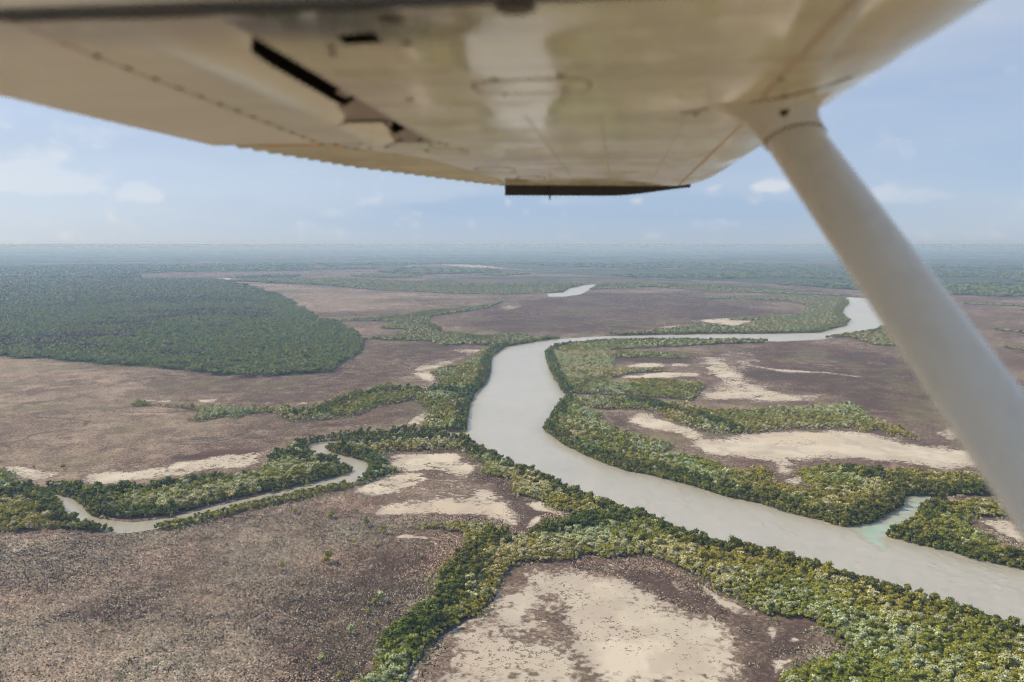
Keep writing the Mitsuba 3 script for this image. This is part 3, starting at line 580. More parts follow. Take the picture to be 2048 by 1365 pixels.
def trunk_mesh(h, r, seed, sides=5):
    """Tapered leaning trunk with three limbs."""
    g = np.random.default_rng(seed + 991)
    segs = [(np.array([0, 0, -0.4]), np.array([g.normal() * .25, g.normal() * .25, h * 0.5]), 0.20, 0.11)]
    for k in range(3):
        a = k * 2.1 + g.uniform(0, 1)
        segs.append((segs[0][1] * 0.9, np.array([math.cos(a) * r * .55, math.sin(a) * r * .55, h * g.uniform(.68, .82)]), 0.10, 0.04))
    V, Fc, at = [], [], 0
    for p0, p1, r0, r1 in segs:
        d = (p1 - p0) / np.linalg.norm(p1 - p0)
        u = np.cross(d, [0.3, 1, 0.1]); u /= np.linalg.norm(u); w = np.cross(d, u)
        an = np.arange(sides) * 2 * np.pi / sides
        ring = np.cos(an)[:, None] * u + np.sin(an)[:, None] * w
        V += [p0 + ring * r0, p1 + ring * r1]
        for q in range(sides):
            a, b = at + q, at + (q + 1) % sides
            Fc += [[a, b, b + sides], [a, b + sides, a + sides]]
        at += 2 * sides
    return np.vstack(V), np.array(Fc)


# mangrove sites: a jittered lattice whose pitch grows with distance
KIND_SPEC = {0: (2.7, 9.5), 1: (2.5, 8.0), 2: (2.4, 7.0), 3: (2.6, 7.2), 4: (2.0, 5.5)}   # kind: crown radius, height
spine = unary_union([LineString(s) for s in SPINES])
wat_edge = water.boundary


def sites(area, s, lo, hi, seed):
    g = np.random.default_rng(seed)
    x0, y0, x1, y1 = area.bounds
    y0, y1 = max(y0, 300), min(y1, hi)
    x0, x1 = max(x0, -hi * .75), min(x1, hi * .75)
    xs, ys = np.meshgrid(np.arange(x0, x1, s), np.arange(y0, y1, s * .87))
    xs[1::2] += s / 2
    q = np.c_[xs.ravel(), ys.ravel()] + g.uniform(-.38, .38, (xs.size, 2)) * s
    r = np.hypot(q[:, 0], q[:, 1])
    q = q[(r >= lo) & (r < hi) & in_view(q[:, 0], q[:, 1])]
    return q[shapely.contains_xy(area, q[:, 0], q[:, 1])]


def choose_kind(q, g):
    pts = shapely.points(q[:, 0], q[:, 1])
    dw = shapely.distance(wat_edge, pts)
    ds = shapely.distance(spine, pts)
    df = shapely.distance(mangrove.boundary, pts)
    dark = np.maximum(1 - dw / 16.0, 1 - ds / 12.0)
    n1 = meshkit.fbm(np.c_[q / 28.0, q[:, :1] * 0], 3, 41)
    n2 = meshkit.fbm(np.c_[q / 55.0, q[:, :1] * 0], 3, 42)
    u = g.random(len(q))
    k = np.where(n1 > 0.52, 2, 1)
    k = np.where(u < np.clip((n2 - 0.36) * 2.6, 0.10, 0.78), 3, k)
    k = np.where((df < 7) & (dw > 18) & (u > 0.35), np.where(u > 0.8, 4, 2), k)
    k = np.where((g.random(len(q)) < 0.05), 4, k)
    k = np.where((dark > 0.0) & (g.random(len(q)) < 0.35 + dark * 0.9), np.where(g.random(len(q)) < 0.85, 0, 1), k)
    low_bank = shapely.contains_xy(mangrove_polys[3].buffer(4), q[:, 0], q[:, 1])
    scale = np.where(low_bank, 0.42, np.where(df < 6, 0.72, 1.0)) * np.where(dark > 0, 1.12, 0.95) * np.clip(g.normal(0.96, 0.22, len(q)), 0.5, 1.6) * np.where(dw > 60, 0.92, 1)
    return k, scale


def instancer(group, stuff, mats, start=1):
    for k, m in enumerate(mats):
        scene[f'{stuff}__{start + k:03d}'] = {'type': 'instance', 'shapegroup': {'type': 'ref', 'id': group}, 'to_world': T(m)}
    return start + len(mats)


def mats(q, z, ang, sc, scz=None):
    m = np.zeros((len(q), 4, 4))
    c, s = np.cos(ang), np.sin(ang)
    scz = sc if scz is None else scz
    m[:, 0, 0], m[:, 0, 1], m[:, 1, 0], m[:, 1, 1], m[:, 2, 2], m[:, 3, 3] = c * sc, -s * sc, s * sc, c * sc, scz, 1
    m[:, 0, 3], m[:, 1, 3], m[:, 2, 3] = q[:, 0], q[:, 1], z
    return m


def group(name, mesh):
    v, f, uv = mesh
    scene[name] = {'type': 'shapegroup', 'foliage': mikit.ply((v, f), 'leaf_bsdf', uv=uv)}


scene['bark_bsdf'] = twosided({'type': 'diffuse', 'reflectance': {'type': 'rgb', 'value': [.13, .11, .09]}})
NEAR, MID = 820.0, 1750.0
near = sites(mangrove, 3.3, 0, NEAR, 1)
nk, ns = choose_kind(near, rng)
nang = rng.uniform(0, 6.28, len(near))
nvar = rng.integers(0, 4, len(near))
order = np.argsort(np.hypot(near[:, 0], near[:, 1]))
near_mesh = {}
for k, (r, h) in KIND_SPEC.items():
    for v in range(4):
        near_mesh[k, v] = crown_mesh(r, 300 if k != 4 else 120, k, h, 6, 0.43 if k != 4 else 0.34, h * (.06 if k == 0 else .2), 100 + 10 * k + v, flat=0.85, core=k != 4)
single = {k: [] for k in KIND_SPEC}
for o in order:
    if len(single[nk[o]]) < 150 and abs(near[o, 0] / near[o, 1]) < 0.66 and np.hypot(*near[o]) > 380:
        single[nk[o]].append(o)
TREE = {0: ('dark_mangrove_tree', 'dark green leafy mangrove tree'), 1: ('green_mangrove_tree', 'mid green mangrove tree'), 2: ('olive_mangrove_tree', 'yellowish olive mangrove tree'),
        3: ('pale_mangrove_tree', 'pale silvery green mangrove tree'), 4: ('grey_mangrove_tree', 'thin grey half dead mangrove')}


def stand(q):
    """Which piece of the near forest a tree stands in."""
    if q[0] < 0.02 * q[1]: return 'in the narrow forest arm left of the bottom salt flat'
    if q[0] < 0.30 * q[1]: return 'between the bottom salt flat and the river'
    return 'in the broad forest of the lower right corner'


crown_ply = {kv: mikit.ply((m[0], m[1]), 'leaf_bsdf', uv=m[2]) for kv, m in near_mesh.items()}
trunk_ply = {k: mikit.ply(trunk_mesh(h, r, k, 5), 'bark_bsdf', smooth=True) for k, (r, h) in KIND_SPEC.items()}
alone = np.zeros(len(near), bool)
nm = mats(near, np.full(len(near), 0.2), nang, ns)
for k, members in single.items():
    nmn, look = TREE[k]
    for o in members:
        alone[o] = True
        key = numbered(nmn)
        scene[key + '__crown'] = {**crown_ply[k, nvar[o]], 'to_world': T(nm[o])}
        scene[key + '__trunk'] = {**trunk_ply[k], 'to_world': T(nm[o])}
        lab = f'{look} {stand(near[o])}'
        tag(key, lab, 'tree', lab.replace('tree', 'trees') if 'tree' in lab else lab.replace('mangrove', 'mangroves', 1))
at = 1
for k in KIND_SPEC:
    for v in range(4):
        group(f'mangrove_shape_{k}_{v}', near_mesh[k, v])
        sel = (nk == k) & (nvar == v) & ~alone
        at = instancer(f'mangrove_shape_{k}_{v}', 'mangrove_forest', nm[sel], at)
tag('mangrove_forest', 'dense green, olive and silvery mangrove forest lining the river and creeks', 'mangrove forest', kind='stuff')
midq = sites(mangrove, 4.1, NEAR, MID, 2)
mk, ms = choose_kind(midq, rng)
mv = rng.integers(0, 3, len(midq))
mm = mats(midq, np.full(len(midq), 0.2), rng.uniform(0, 6.28, len(midq)), ms * 1.04)
for k, (r, h) in KIND_SPEC.items():
    for v in range(3):
        group(f'mangrove_mid_{k}_{v}', crown_mesh(r, 64 if k != 4 else 44, k, h, 4, 0.90 if k != 4 else .6, h * (.04 if k == 0 else .15), 300 + 10 * k + v, flat=0.85, core=k != 4))
        at = instancer(f'mangrove_mid_{k}_{v}', 'mangrove_forest', mm[(mk == k) & (mv == v)], at)


# low grey scrub that frays the forest's landward edge
fringe = sites(mangrove.buffer(6.0).difference(mangrove.buffer(-3)).difference(water.buffer(2)), 3.4, 0, 1100, 9)
fringe = fringe[(meshkit.fbm(np.c_[fringe / 14.0, fringe[:, :1] * 0], 3, 44) > 0.46) & (shapely.distance(wat_edge, shapely.points(fringe[:, 0], fringe[:, 1])) > 8)]
fk = rng.integers(0, 4, len(fringe))
fmat = mats(fringe, np.full(len(fringe), .15), rng.uniform(0, 6.28, len(fringe)), rng.uniform(.5, 1.15, len(fringe)))
for v in range(4):
    group(f'scrub_{v}', crown_mesh(1.5, 60, (2, 4, 7, 3)[v], 2.6, 4, .33, .2, 350 + v, core=False))
    at = instancer(f'scrub_{v}', 'mangrove_forest', fmat[fk == v], at)
# bushes that hang over the water along every bank
for lo_, hi_, pitch, sd in ((0, 1000, 2.7, 13), (1000, 2200, 4.5, 14)):
    hem = sites(water.buffer(2.2).difference(water.buffer(-1.0)).intersection(mangrove.difference(mangrove_polys[3].buffer(8)).buffer(5.0)).difference(mangrove_polys[3].buffer(5)), pitch, lo_, hi_, sd)
    hk = rng.integers(0, 3, len(hem))
    hmat = mats(hem, np.full(len(hem), -.1), rng.uniform(0, 6.28, len(hem)), rng.uniform(.7, 1.4, len(hem)) * pitch / 2.7)
    for v in range(3):
        if lo_ == 0:
            group(f'bank_bush_{v}', crown_mesh(1.9, 80, (0, 1, 0)[v], 4.0, 4, .42, .1, 370 + v))
        at = instancer(f'bank_bush_{v}', 'mangrove_forest', hmat[hk == v], at)
# low bushes that close the canopy between the nearer trees
under_q = sites(mangrove.buffer(-1.5), 3.7, 0, NEAR, 15)
uk = rng.integers(0, 3, len(under_q))
umat = mats(under_q, np.full(len(under_q), .0), rng.uniform(0, 6.28, len(under_q)), rng.uniform(.8, 1.25, len(under_q)), rng.uniform(.8, 1.3, len(under_q)))
for v in range(3):
    group(f'understory_{v}', crown_mesh(2.1, 70, (1, 2, 1)[v], 4.6, 3, .5, .3, 390 + v, core=False))
    at = instancer(f'understory_{v}', 'mangrove_forest', umat[uk == v], at)
# tussocks of dry salt grass on the near marsh
bare = unary_union([P(q).buffer(1) for lv, q in SAND if lv > .55] + [P(q) for lv, rad, q in TONES if lv < .06])
tus = sites(Polygon([(-600, 330), (600, 330), (600, 800), (-600, 800)]).difference(mangrove.buffer(2)).difference(water.buffer(6)).difference(bare), 5.4, 0, 760, 12)
tt = np.full(len(tus), .46)
for lv, rad, q in TONES:
    w_ = S(-rad, rad * .4, sdf(P(q), tus[:, 0], tus[:, 1], rad))
    tt = tt * (1 - w_) + lv * w_
tt = tt + (meshkit.fbm(np.c_[tus / 45.0, tus[:, :1] * 0], 4, 91) - .5) * 1.1
tv = np.clip((tt * 6 + rng.normal(0, .8, len(tus))).astype(int), 0, 5)
tmat = mats(tus, np.full(len(tus), .32), rng.uniform(0, 6.28, len(tus)), rng.uniform(.9, 1.15, len(tus)), rng.uniform(.6, 1.3, len(tus)))
for v in range(6):
    g = np.random.default_rng(900 + v)
    n = 34
    c = np.c_[g.uniform(-3.2, 3.2, (n, 2)), np.zeros(n)]
    rad, hh = g.uniform(.22, .60, n), g.uniform(.22, .72, n)
    TV, TU = [], []
    for q in range(n):
        kd, br = (8, 9)[g.random() < .12 + .13 * v], g.random()
        for b in range(6):
            an = b * 1.05 + g.uniform(-.3, .3)
            d = np.array([math.cos(an), math.sin(an), 0]) * rad[q]
            e = np.array([-d[1], d[0], 0]) * .7
            TV += [c[q] + [0, 0, hh[q]] + g.normal(size=3) * .05, c[q] + d - e, c[q] + d + e]
            TU += [[(kd + .5) / 10, br]] * 3
    group(f'tussock_shape_{v}', (np.array(TV), np.arange(len(TV)).reshape(-1, 3), np.array(TU)))
tat = 1
for v in range(6):
    tat = instancer(f'tussock_shape_{v}', 'marsh_tussocks', tmat[tv == v], tat)
tag('marsh_tussocks', 'dry brown and straw coloured grass tussocks covering the near marsh', 'grass', kind='stuff')


def clump_mesh(size, pitch, kinds, r, h, n, seed, clump):
    """A square patch of small trees for distant stands."""
    g = np.random.default_rng(seed)
    m = max(1, int(round(size / pitch)))
    V, UV = [], []
    for a in range(m):
        for b in range(m):
            kd = kinds[g.integers(0, len(kinds))]
            s = float(np.clip(g.normal(1, .27), .45, 1.8))
            v, f, uv = crown_mesh(r * s, n, kd, h * s, 1, clump * s, h * .1, int(g.integers(1 << 30)), flat=0.8, calm=0.4)
            off = np.array([(a + .5) / m - .5, (b + .5) / m - .5]) * size + g.uniform(-.35, .35, 2) * pitch
            v = v.copy(); v[:, :2] += off
            V.append(v); UV.append(uv)
    V, UV = np.vstack(V), np.vstack(UV)
    return V, np.arange(len(V)).reshape(-1, 3), UV


farq = sites(mangrove.buffer(-2), 11.0, MID, 4200, 3)
fv = rng.integers(0, 6, len(farq))
fm = mats(farq, np.full(len(farq), 0.0), rng.integers(0, 4, len(farq)) * 1.5708, np.ones(len(farq)))
pts = shapely.points(farq[:, 0], farq[:, 1])
fdark = (shapely.distance(wat_edge, pts) < 26) | (shapely.distance(spine, pts) < 30)
fv = np.where(fdark, fv % 2, 2 + fv % 4)
for v in range(6):
    group(f'mangrove_far_{v}', clump_mesh(12, 6, [0, 0, 1] if v < 2 else [1, 2, 7, 1, 7, 3], 3.4, 7.5 if v < 2 else 6, 18, 500 + v, 1.5))
    at = instancer(f'mangrove_far_{v}', 'mangrove_forest', fm[fv == v], at)
vfar = sites(mangrove.buffer(-2), 26.0, 4200, 9000, 4)
vm = mats(vfar, np.full(len(vfar), 0.0), rng.integers(0, 4, len(vfar)) * 1.5708, np.ones(len(vfar)))
vv = rng.integers(0, 3, len(vfar))
for v in range(3):
    group(f'mangrove_veryfar_{v}', clump_mesh(28, 9.5, [0, 1, 7, 1], 5.5, 9, 10, 520 + v, 3.0))
    at = instancer(f'mangrove_veryfar_{v}', 'mangrove_forest', vm[vv == v], at)

# eucalypt woodland on the left
wq = sites(woodland, 29.0, 1400, 3600, 5)
wv = rng.integers(0, 6, len(wq))
nz = meshkit.fbm(np.c_[wq / 260.0, wq[:, :1] * 0], 3, 61)
edge = shapely.distance(woodland.boundary, shapely.points(wq[:, 0], wq[:, 1])) < 120
wv = np.where((nz > 0.5) & ~edge, 3 + wv % 3, wv % 3)
wm = mats(wq, np.zeros(len(wq)), rng.integers(0, 4, len(wq)) * 1.5708, rng.uniform(.9, 1.1, len(wq)))
at = 1
for v in range(6):
    group(f'woodland_shape_{v}', clump_mesh(31, 5.4, [6, 6, 0, 6, 6, 7] if v < 3 else [7, 6, 7, 6, 7, 8], 2.9 if v < 3 else 2.5, 9 if v < 3 else 7.5, 15, 600 + v, 1.3))
    at = instancer(f'woodland_shape_{v}', 'woodland', wm[wv == v], at)
wq = sites(woodland, 58.0, 3600, 6200, 6)
wv = rng.integers(0, 3, len(wq))
wm = mats(wq, np.zeros(len(wq)), rng.integers(0, 4, len(wq)) * 1.5708, rng.uniform(.9, 1.1, len(wq)))
for v in range(3):
    group(f'woodland_far_{v}', clump_mesh(62, 8.6, [6, 7, 6, 6, 7, 8], 4.6, 9.5, 9, 620 + v, 2.7))
    at = instancer(f'woodland_far_{v}', 'woodland', wm[wv == v], at)
tag('woodland', 'broad dark green woodland spreading over the left middle distance', 'woodland', kind='stuff')

# the far forest, canopy in bigger patches
fq = sites(far_forest, 120.0, 3000, 9500, 8)
nz = meshkit.fbm(np.c_[fq / 1200.0, fq[:, :1] * 0], 4, 71)
fq = fq[nz < 0.60]
fvv = rng.integers(0, 3, len(fq))
fmm = mats(fq, np.zeros(len(fq)), rng.integers(0, 4, len(fq)) * 1.5708, rng.uniform(.9, 1.1, len(fq)))
at = 1
for v in range(3):
    group(f'forest_far_{v}', clump_mesh(126, 15.5, [6, 7, 6, 0, 7, 6], 8.5, 10.5, 8, 640 + v, 5.0))
    at = instancer(f'forest_far_{v}', 'far_forest', fmm[fvv == v], at)
tag('far_forest', 'far flat blue-green forest fading into the haze below the horizon', 'forest', kind='stuff')

# lone shrubs on the marsh
where = {0: 'with a pool-side neighbour', 1: '', 2: '', 3: ''}
near_order = sorted(range(len(SHRUBS)), key=lambda q: SHRUBS[q][1])
for q in near_order:
    x, y, r, k = SHRUBS[q]
    r = max(1.1, r)
    key = numbered('shrub')
    v, f, uv = crown_mesh(r, 170, k, r * 2.3, 6, 0.2 * r, r * .3, 700 + q, flat=.95)
    add(key + '__crown', (v, f), 'leaf_bsdf', uv=uv, to_world=T().translate([x, y, 0.25]))
    add(key + '__trunk', trunk_mesh(r * 2.0, r, q, 5), 'bark_bsdf', smooth=True, to_world=T().translate([x, y, 0.25]) @ T().scale([1, 1, 1]))
    big = 'large' if r > 2.6 else 'small' if r < 1.7 else 'middling'
    hue = {1: 'dark green', 2: 'olive green', 3: 'grey-green', 4: 'grey bare'}[k]
    side = 'near the left edge' if x / y < -0.5 else 'left of centre' if x / y < -0.28 else 'beside the forest arm'
    row = 'at the bottom' if y < 490 else 'on the mid marsh' if y < 640 else 'just below the creek' if y < 780 else 'above the creek'
    tag(key, f'{big} {hue} shrub alone {row}, {side}', 'shrub', f'{big} {hue} shrubs alone {row}, {side}')

# ------------------------------------------------------------------ the aeroplane: high wing, its strut and their fittings
# wing coordinates: s metres outboard along the span, c metres forward along the chord, z up, from the passenger's eye
AZ = math.radians(7.2)
SPAN, FWD = np.array([math.sin(AZ), math.cos(AZ), 0]), np.array([math.cos(AZ), -math.sin(AZ), 0])
WING_Z, DIHEDRAL = 0.37, 0.006
NOSE = 0.663
PLANE = 'aeroplane'
tag(PLANE, 'cream painted wing and strut of a small high-wing aeroplane, seen from its window', 'aeroplane')


def under(s, c):
    """Height of the wing's lower surface over its reference plane."""
    z = 0.060 * np.clip((c - 0.36) / (NOSE - 0.36), 0, 1) ** 2.2
    z = z + 0.02 * np.clip((-0.75 - c) / 0.9, 0, 1) ** 1.5 * (s > 3.08)
    # the two convex flap-track covers that stand out beside the slot
    e1 = np.interp(s, [1.4, 2.055, 2.144, 2.264, 2.396, 2.50], [-.68, -.706, -.716, -.753, -.816, -.888])
    e2 = np.interp(s, [2.5, 2.59, 2.72, 2.874, 2.997, 3.036], [-.732, -.722, -.738, -.782, -.849, -.915])
    t1, t2 = e1 - c, e2 - c                        # distance behind the free edge
    hump = lambda t, w: np.where(t > -.004, np.clip(1 - (t / w - .22) ** 2 / .62, 0, 1) ** 1.4, 0)
    p1 = hump(t1, .20) * S(1.25, 1.60, s) * S(2.50, 2.38, s)
    p2 = hump(t2, .19) * S(2.525, 2.60, s) * S(3.03, 2.93, s)
    z = z - 0.026 * p1 - 0.024 * p2
    # oil-canning of the thin skins between the ribs
    w = meshkit.fbm(np.c_[np.ravel(s) * 2.2, np.ravel(c) * 2.6, np.ravel(s) * 0], 3, 5).reshape(np.shape(s)) - 0.5
    return z + 0.0035 * w


def WP(s, c, dz=0.0):
    s, c = np.asarray(s, float), np.asarray(c, float)
    z = WING_Z + DIHEDRAL * s + under(s, c) + dz
    return EYE + s[..., None] * SPAN + c[..., None] * FWD + np.stack([0 * z, 0 * z, z], -1)


def local_sheet(poly, step, lift=0.0, relief=None):
    """Triangulates an (s, c) outline and lays it on the lower surface; returns (vertices, faces, uv)."""
    g = P(poly) if not hasattr(poly, 'exterior') else poly
    b = g.exterior
    n = max(8, int(b.length / step))
    bp = [b.interpolate(t, normalized=True).coords[0] for t in np.linspace(0, 1, n, endpoint=False)] + list(b.coords[:-1])
    for hole in g.interiors:
        m = max(8, int(hole.length / (step * .5)))
        bp += [hole.interpolate(t, normalized=True).coords[0] for t in np.linspace(0, 1, m, endpoint=False)]
    x0, y0, x1, y1 = g.bounds
    xs, ys = np.meshgrid(np.arange(x0, x1, step), np.arange(y0, y1, step))
    q = np.c_[xs.ravel(), ys.ravel()]
    inner = g.buffer(-step * .45)
    q = q[shapely.contains_xy(inner, q[:, 0], q[:, 1])] if not inner.is_empty else q[:0]
    pts = np.unique(np.round(np.vstack([np.array(bp), q]), 5), axis=0)
    t = Delaunay(pts).simplices
    c = pts[t].mean(1)
    t = t[shapely.contains_xy(g, c[:, 0], c[:, 1])]
    e = pts[t]
    area = (e[:, 1, 0] - e[:, 0, 0]) * (e[:, 2, 1] - e[:, 0, 1]) - (e[:, 1, 1] - e[:, 0, 1]) * (e[:, 2, 0] - e[:, 0, 0])
    t[area > 0] = t[area > 0][:, ::-1]
    t = t[np.abs(area) > 1e-9]
    dz = lift + (relief(pts[:, 0], pts[:, 1]) if relief else 0)
    return WP(pts[:, 0], pts[:, 1], dz), t, pts


def slab(poly, step, thick, lift=0.0, relief=None):
    """The same sheet with a back and edges, thick metres deep."""
    v, f, uv = local_sheet(poly, step, lift, relief)
    n = len(v)
    edges = np.vstack([f[:, [0, 1]], f[:, [1, 2]], f[:, [2, 0]]])
    key = np.sort(edges, 1)
    _, inv, cnt = np.unique(key, axis=0, return_inverse=True, return_counts=True)
    rim = edges[cnt[inv.ravel()] == 1]
    side = np.vstack([np.c_[rim[:, 0], rim[:, 0] + n, rim[:, 1] + n], np.c_[rim[:, 0], rim[:, 1] + n, rim[:, 1]]])
    return np.vstack([v, v + [0, 0, thick]]), np.vstack([f, f[:, ::-1] + n, side]), np.vstack([uv, uv])


def paint_colour(p, n, uv):
    """Old cream paint, yellowed and streaked along the airflow (uv: s, c in metres), rust stain by the slot, fuselage shade painted in at the root."""
    s, c = uv.x, uv.y
    a = fbm(s * 1.7, c * 2.3, 1.0, 4)
    st = fbm(s * 9, c * 1.2, 4.0, 4)
    col = mix((.475, .42, .235), (.56, .505, .315), a)
    col = mix(col, mi.Color3f(.33, .26, .125), smoothstep(.50, .72, st) * .45)
    grime = smoothstep(.52, .70, fbm(s * 3.1, c * 5.0, 8.0, 5))
    col = mix(col, mi.Color3f(.32, .26, .125), grime * .4)
    rust = dr.exp(-dr.square((c + .70) / .022)) * smoothstep(1.40, 1.5, s) * smoothstep(3.2, 3.0, s)
    col = mix(col, mi.Color3f(.20, .11, .035), dr.clip(rust * (.45 + .8 * st), 0, .9))
    root_shade = smoothstep(1.58, 1.36, s + .25 * (a - .5)) * smoothstep(-.05, -.45, c + .2 * (st - .5))  # shade beside the fuselage, painted darker towards the wing root
    col = mix(col, mi.Color3f(.085, .07, .068), root_shade * .95)
    scuff = smoothstep(.60, .66, fbm(s * 22, c * 26, 2.0, 3)) * smoothstep(.5, .62, fbm(s * 2.4 + 5, c * 3, 3.0, 2))
    return mix(col, mi.Color3f(.55, .5, .4), scuff * .35)


def cover_colour(p, n, uv):
    # the rounded covers are a lighter cream than the skin round them
    s, c = uv.x, uv.y
    m1 = smoothstep(-.90, -.80, c) * smoothstep(1.30, 1.62, s) * smoothstep(2.50, 2.42, s)
    m2 = smoothstep(-.93, -.86, c) * smoothstep(2.50, 2.56, s) * smoothstep(3.05, 2.98, s)
    return mix(mix(paint_colour(p, n, uv), mi.Color3f(.60, .55, .45), .55), mi.Color3f(.74, .68, .48), dr.maximum(m1, m2) * (.55 + .35 * fbm(s * 5, c * 9, 3.0, 3)))


def flap_colour(p, n, uv):
    # the flap is paler and greyer than the rest
    a = fbm(uv.x * 3, uv.y * 4, 6.0, 4)
    return mix(mix((.60, .555, .45), (.69, .645, .545), a), paint_colour(p, n, uv), .22)


def paint_rough(p, n, uv):
    return 0.06 + 0.15 * smoothstep(.40, .65, fbm(uv.x * 3.1, uv.y * 5.0, 8.0, 4))


def plain_paint(p, n, uv):
    a = fbm(p.x * 6, p.y * 6, p.z * 3, 4)
    st = smoothstep(.5, .7, fbm(p.x * 30, p.y * 30, p.z * 4, 3))
    return mix(mix((.66, .62, .51), (.73, .69, .59), a), mi.Color3f(.45, .38, .27), st * .12)


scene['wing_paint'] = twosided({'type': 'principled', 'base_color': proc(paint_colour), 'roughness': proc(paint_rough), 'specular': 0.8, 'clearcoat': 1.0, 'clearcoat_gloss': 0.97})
scene['cover_paint'] = twosided({'type': 'principled', 'base_color': proc(cover_colour), 'roughness': 0.26, 'specular': 0.6, 'clearcoat': 0.5, 'clearcoat_gloss': 0.9})
def fairing_colour(p, n, uv):
    return mix((.53, .475, .33), (.62, .565, .42), fbm(p.x * 7, p.y * 7, p.z * 5, 4))


scene['fairing_paint'] = twosided({'type': 'principled', 'base_color': proc(fairing_colour), 'roughness': 0.24, 'specular': 0.5, 'clearcoat': 0.4, 'clearcoat_gloss': 0.9})
scene['strut_paint'] = twosided({'type': 'principled', 'base_color': proc(plain_paint), 'roughness': 0.22, 'specular': 0.5, 'clearcoat': 0.3, 'clearcoat_gloss': 0.9})
scene['flap_pale_paint'] = twosided({'type': 'principled', 'base_color': proc(flap_colour), 'roughness': 0.34, 'specular': 0.5})
scene['flap_paint'] = twosided({'type': 'principled', 'base_color': proc(paint_colour), 'roughness': 0.38, 'specular': 0.5})
scene['slot_shade_black'] = twosided({'type': 'diffuse', 'reflectance': {'type': 'rgb', 'value': [.006, .005, .004]}})  # near-black colour standing for the shade inside the slot
scene['bay_shade_paint'] = twosided({'type': 'principled', 'base_color': {'type': 'rgb', 'value': [.24, .19, .14]}, 'roughness': 0.5})  # darker brown: shade and dirt of the recess put into the colour
scene['dark_metal'] = twosided({'type': 'principled', 'base_color': {'type': 'rgb', 'value': [.05, .034, .022]}, 'roughness': 0.55})
scene['rust_stain'] = twosided({'type': 'principled', 'base_color': {'type': 'rgb', 'value': [.21, .125, .055]}, 'roughness': 0.5})
scene['sealant'] = twosided({'type': 'principled', 'base_color': {'type': 'rgb', 'value': [.40, .295, .165]}, 'roughness': 0.5})
scene['rubber_and_shade_black'] = twosided({'type': 'principled', 'base_color': {'type': 'rgb', 'value': [.016, .013, .011]}, 'roughness': 0.5})  # rubber parts, and the shade coloured into the wing tip
scene['orange_paint'] = twosided({'type': 'principled', 'base_color': {'type': 'rgb', 'value': [.72, .30, .06]}, 'roughness': 0.3})
scene['amber_metal'] = twosided({'type': 'principled', 'base_color': {'type': 'rgb', 'value': [.75, .38, .12]}, 'roughness': 0.3, 'metallic': 0.6})


def part(key, mesh, bsdf, smooth=30, uv=None, label=None):
    k = numbered(f'{PLANE}__{key}')
    add(k, mesh, bsdf, smooth=True if uv is not None else smooth, uv=uv)
    if label:
        labels[k] = {'label': label}
    return k


TIP = [(5.50, -0.745), (5.62, -0.20), (5.70, 0.20), (5.765, 0.50)]
te = lambda s: np.interp(s, [0, 3.08, 3.55, 4.04, 4.8, 5.50], [-1.575, -1.575, -1.46, -1.345, -1.04, -0.745])
cut = Polygon([(1.45, -.660), (1.76, -.668), (2.02, -.677), (2.6, -.690), (3.085, -.702), (3.036, -.915), (2.997, -.849), (2.94, -.812), (2.874, -.782), (2.80, -.756), (2.72, -.738), (2.59, -.722),
               (2.528, -.732), (2.525, -.885), (2.50, -.888), (2.44, -.850), (2.396, -.816), (2.33, -.780), (2.264, -.753), (2.20, -.732), (2.144, -.716), (2.055, -.706), (1.76, -.695), (1.488, -.682)])
vent = Polygon([(1.465, -.508), (1.447, -.432), (1.524, -.437), (1.533, -.514)])
skin = Polygon([(1.31, .655), (1.31, -1.03), (1.535, -1.045), (3.09, -1.128), (3.70, -.855), (4.90, -.70), (5.47, -.735), *TIP, (5.73, .60), (5.66, .655), (4, NOSE), (2, NOSE)]).buffer(0)
skin = skin.difference(cut).difference(vent)
rear = skin.intersection(Polygon([(1.2, -.658), (1.45, -.660), (1.76, -.668), (2.02, -.677), (2.6, -.690), (3.085, -.702), (3.16, -2), (1.2, -2)]))
skin = skin.difference(rear.buffer(1e-6))
largest = lambda g: g if g.geom_type == 'Polygon' else max((q for q in g.geoms if q.geom_type == 'Polygon'), key=lambda q: q.area)
rear, skin = largest(rear), largest(skin)
v, f, uv = local_sheet(rear, .022)
part('rear_skin', (v, f), 'cover_paint', uv=uv, label='cream rear panel with two rounded raised flap covers')
v, f, uv = local_sheet(skin, .028)
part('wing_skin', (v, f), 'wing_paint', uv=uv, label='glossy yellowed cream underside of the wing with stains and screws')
# leading edge, upper skin
ss = np.linspace(0.9, 5.72, 60)
prof = np.array([(NOSE, .060), (NOSE + .012, .075), (NOSE + .010, .095), (.61, .130), (.50, .165), (.30, .195), (0, .21), (-.4, .185), (-.8, .13), (-1.2, .068), (-1.0e9, .028)])
UV = []
for s in ss:
    row = prof.copy()
    shrink = float(S(5.35, 5.75, s)) * .10
    row[:, 0] = np.where(row[:, 0] < te(s) + .02, te(s) + .004, row[:, 0])
    row[:, 1] = np.where(row[:, 0] <= te(s) + .005, .026 + .016 * (s > 3.09), row[:, 1])
    row[:, 0] = np.where(row[:, 0] > .55, row[:, 0] - shrink, row[:, 0])
    UV.append(np.c_[np.full(len(row), s), row])
UV = np.array(UV)
vv_ = EYE + UV[..., :1] * SPAN + UV[..., 1:2] * FWD
vv_[..., 2] += WING_Z + DIHEDRAL * UV[..., 0] + UV[..., 2]
a, b = len(ss), len(prof)
i, j = np.meshgrid(np.arange(a - 1), np.arange(b - 1), indexing='ij')
q = np.stack([i * b + j, i * b + j + 1, (i + 1) * b + j + 1, (i + 1) * b + j], -1).reshape(-1, 4)
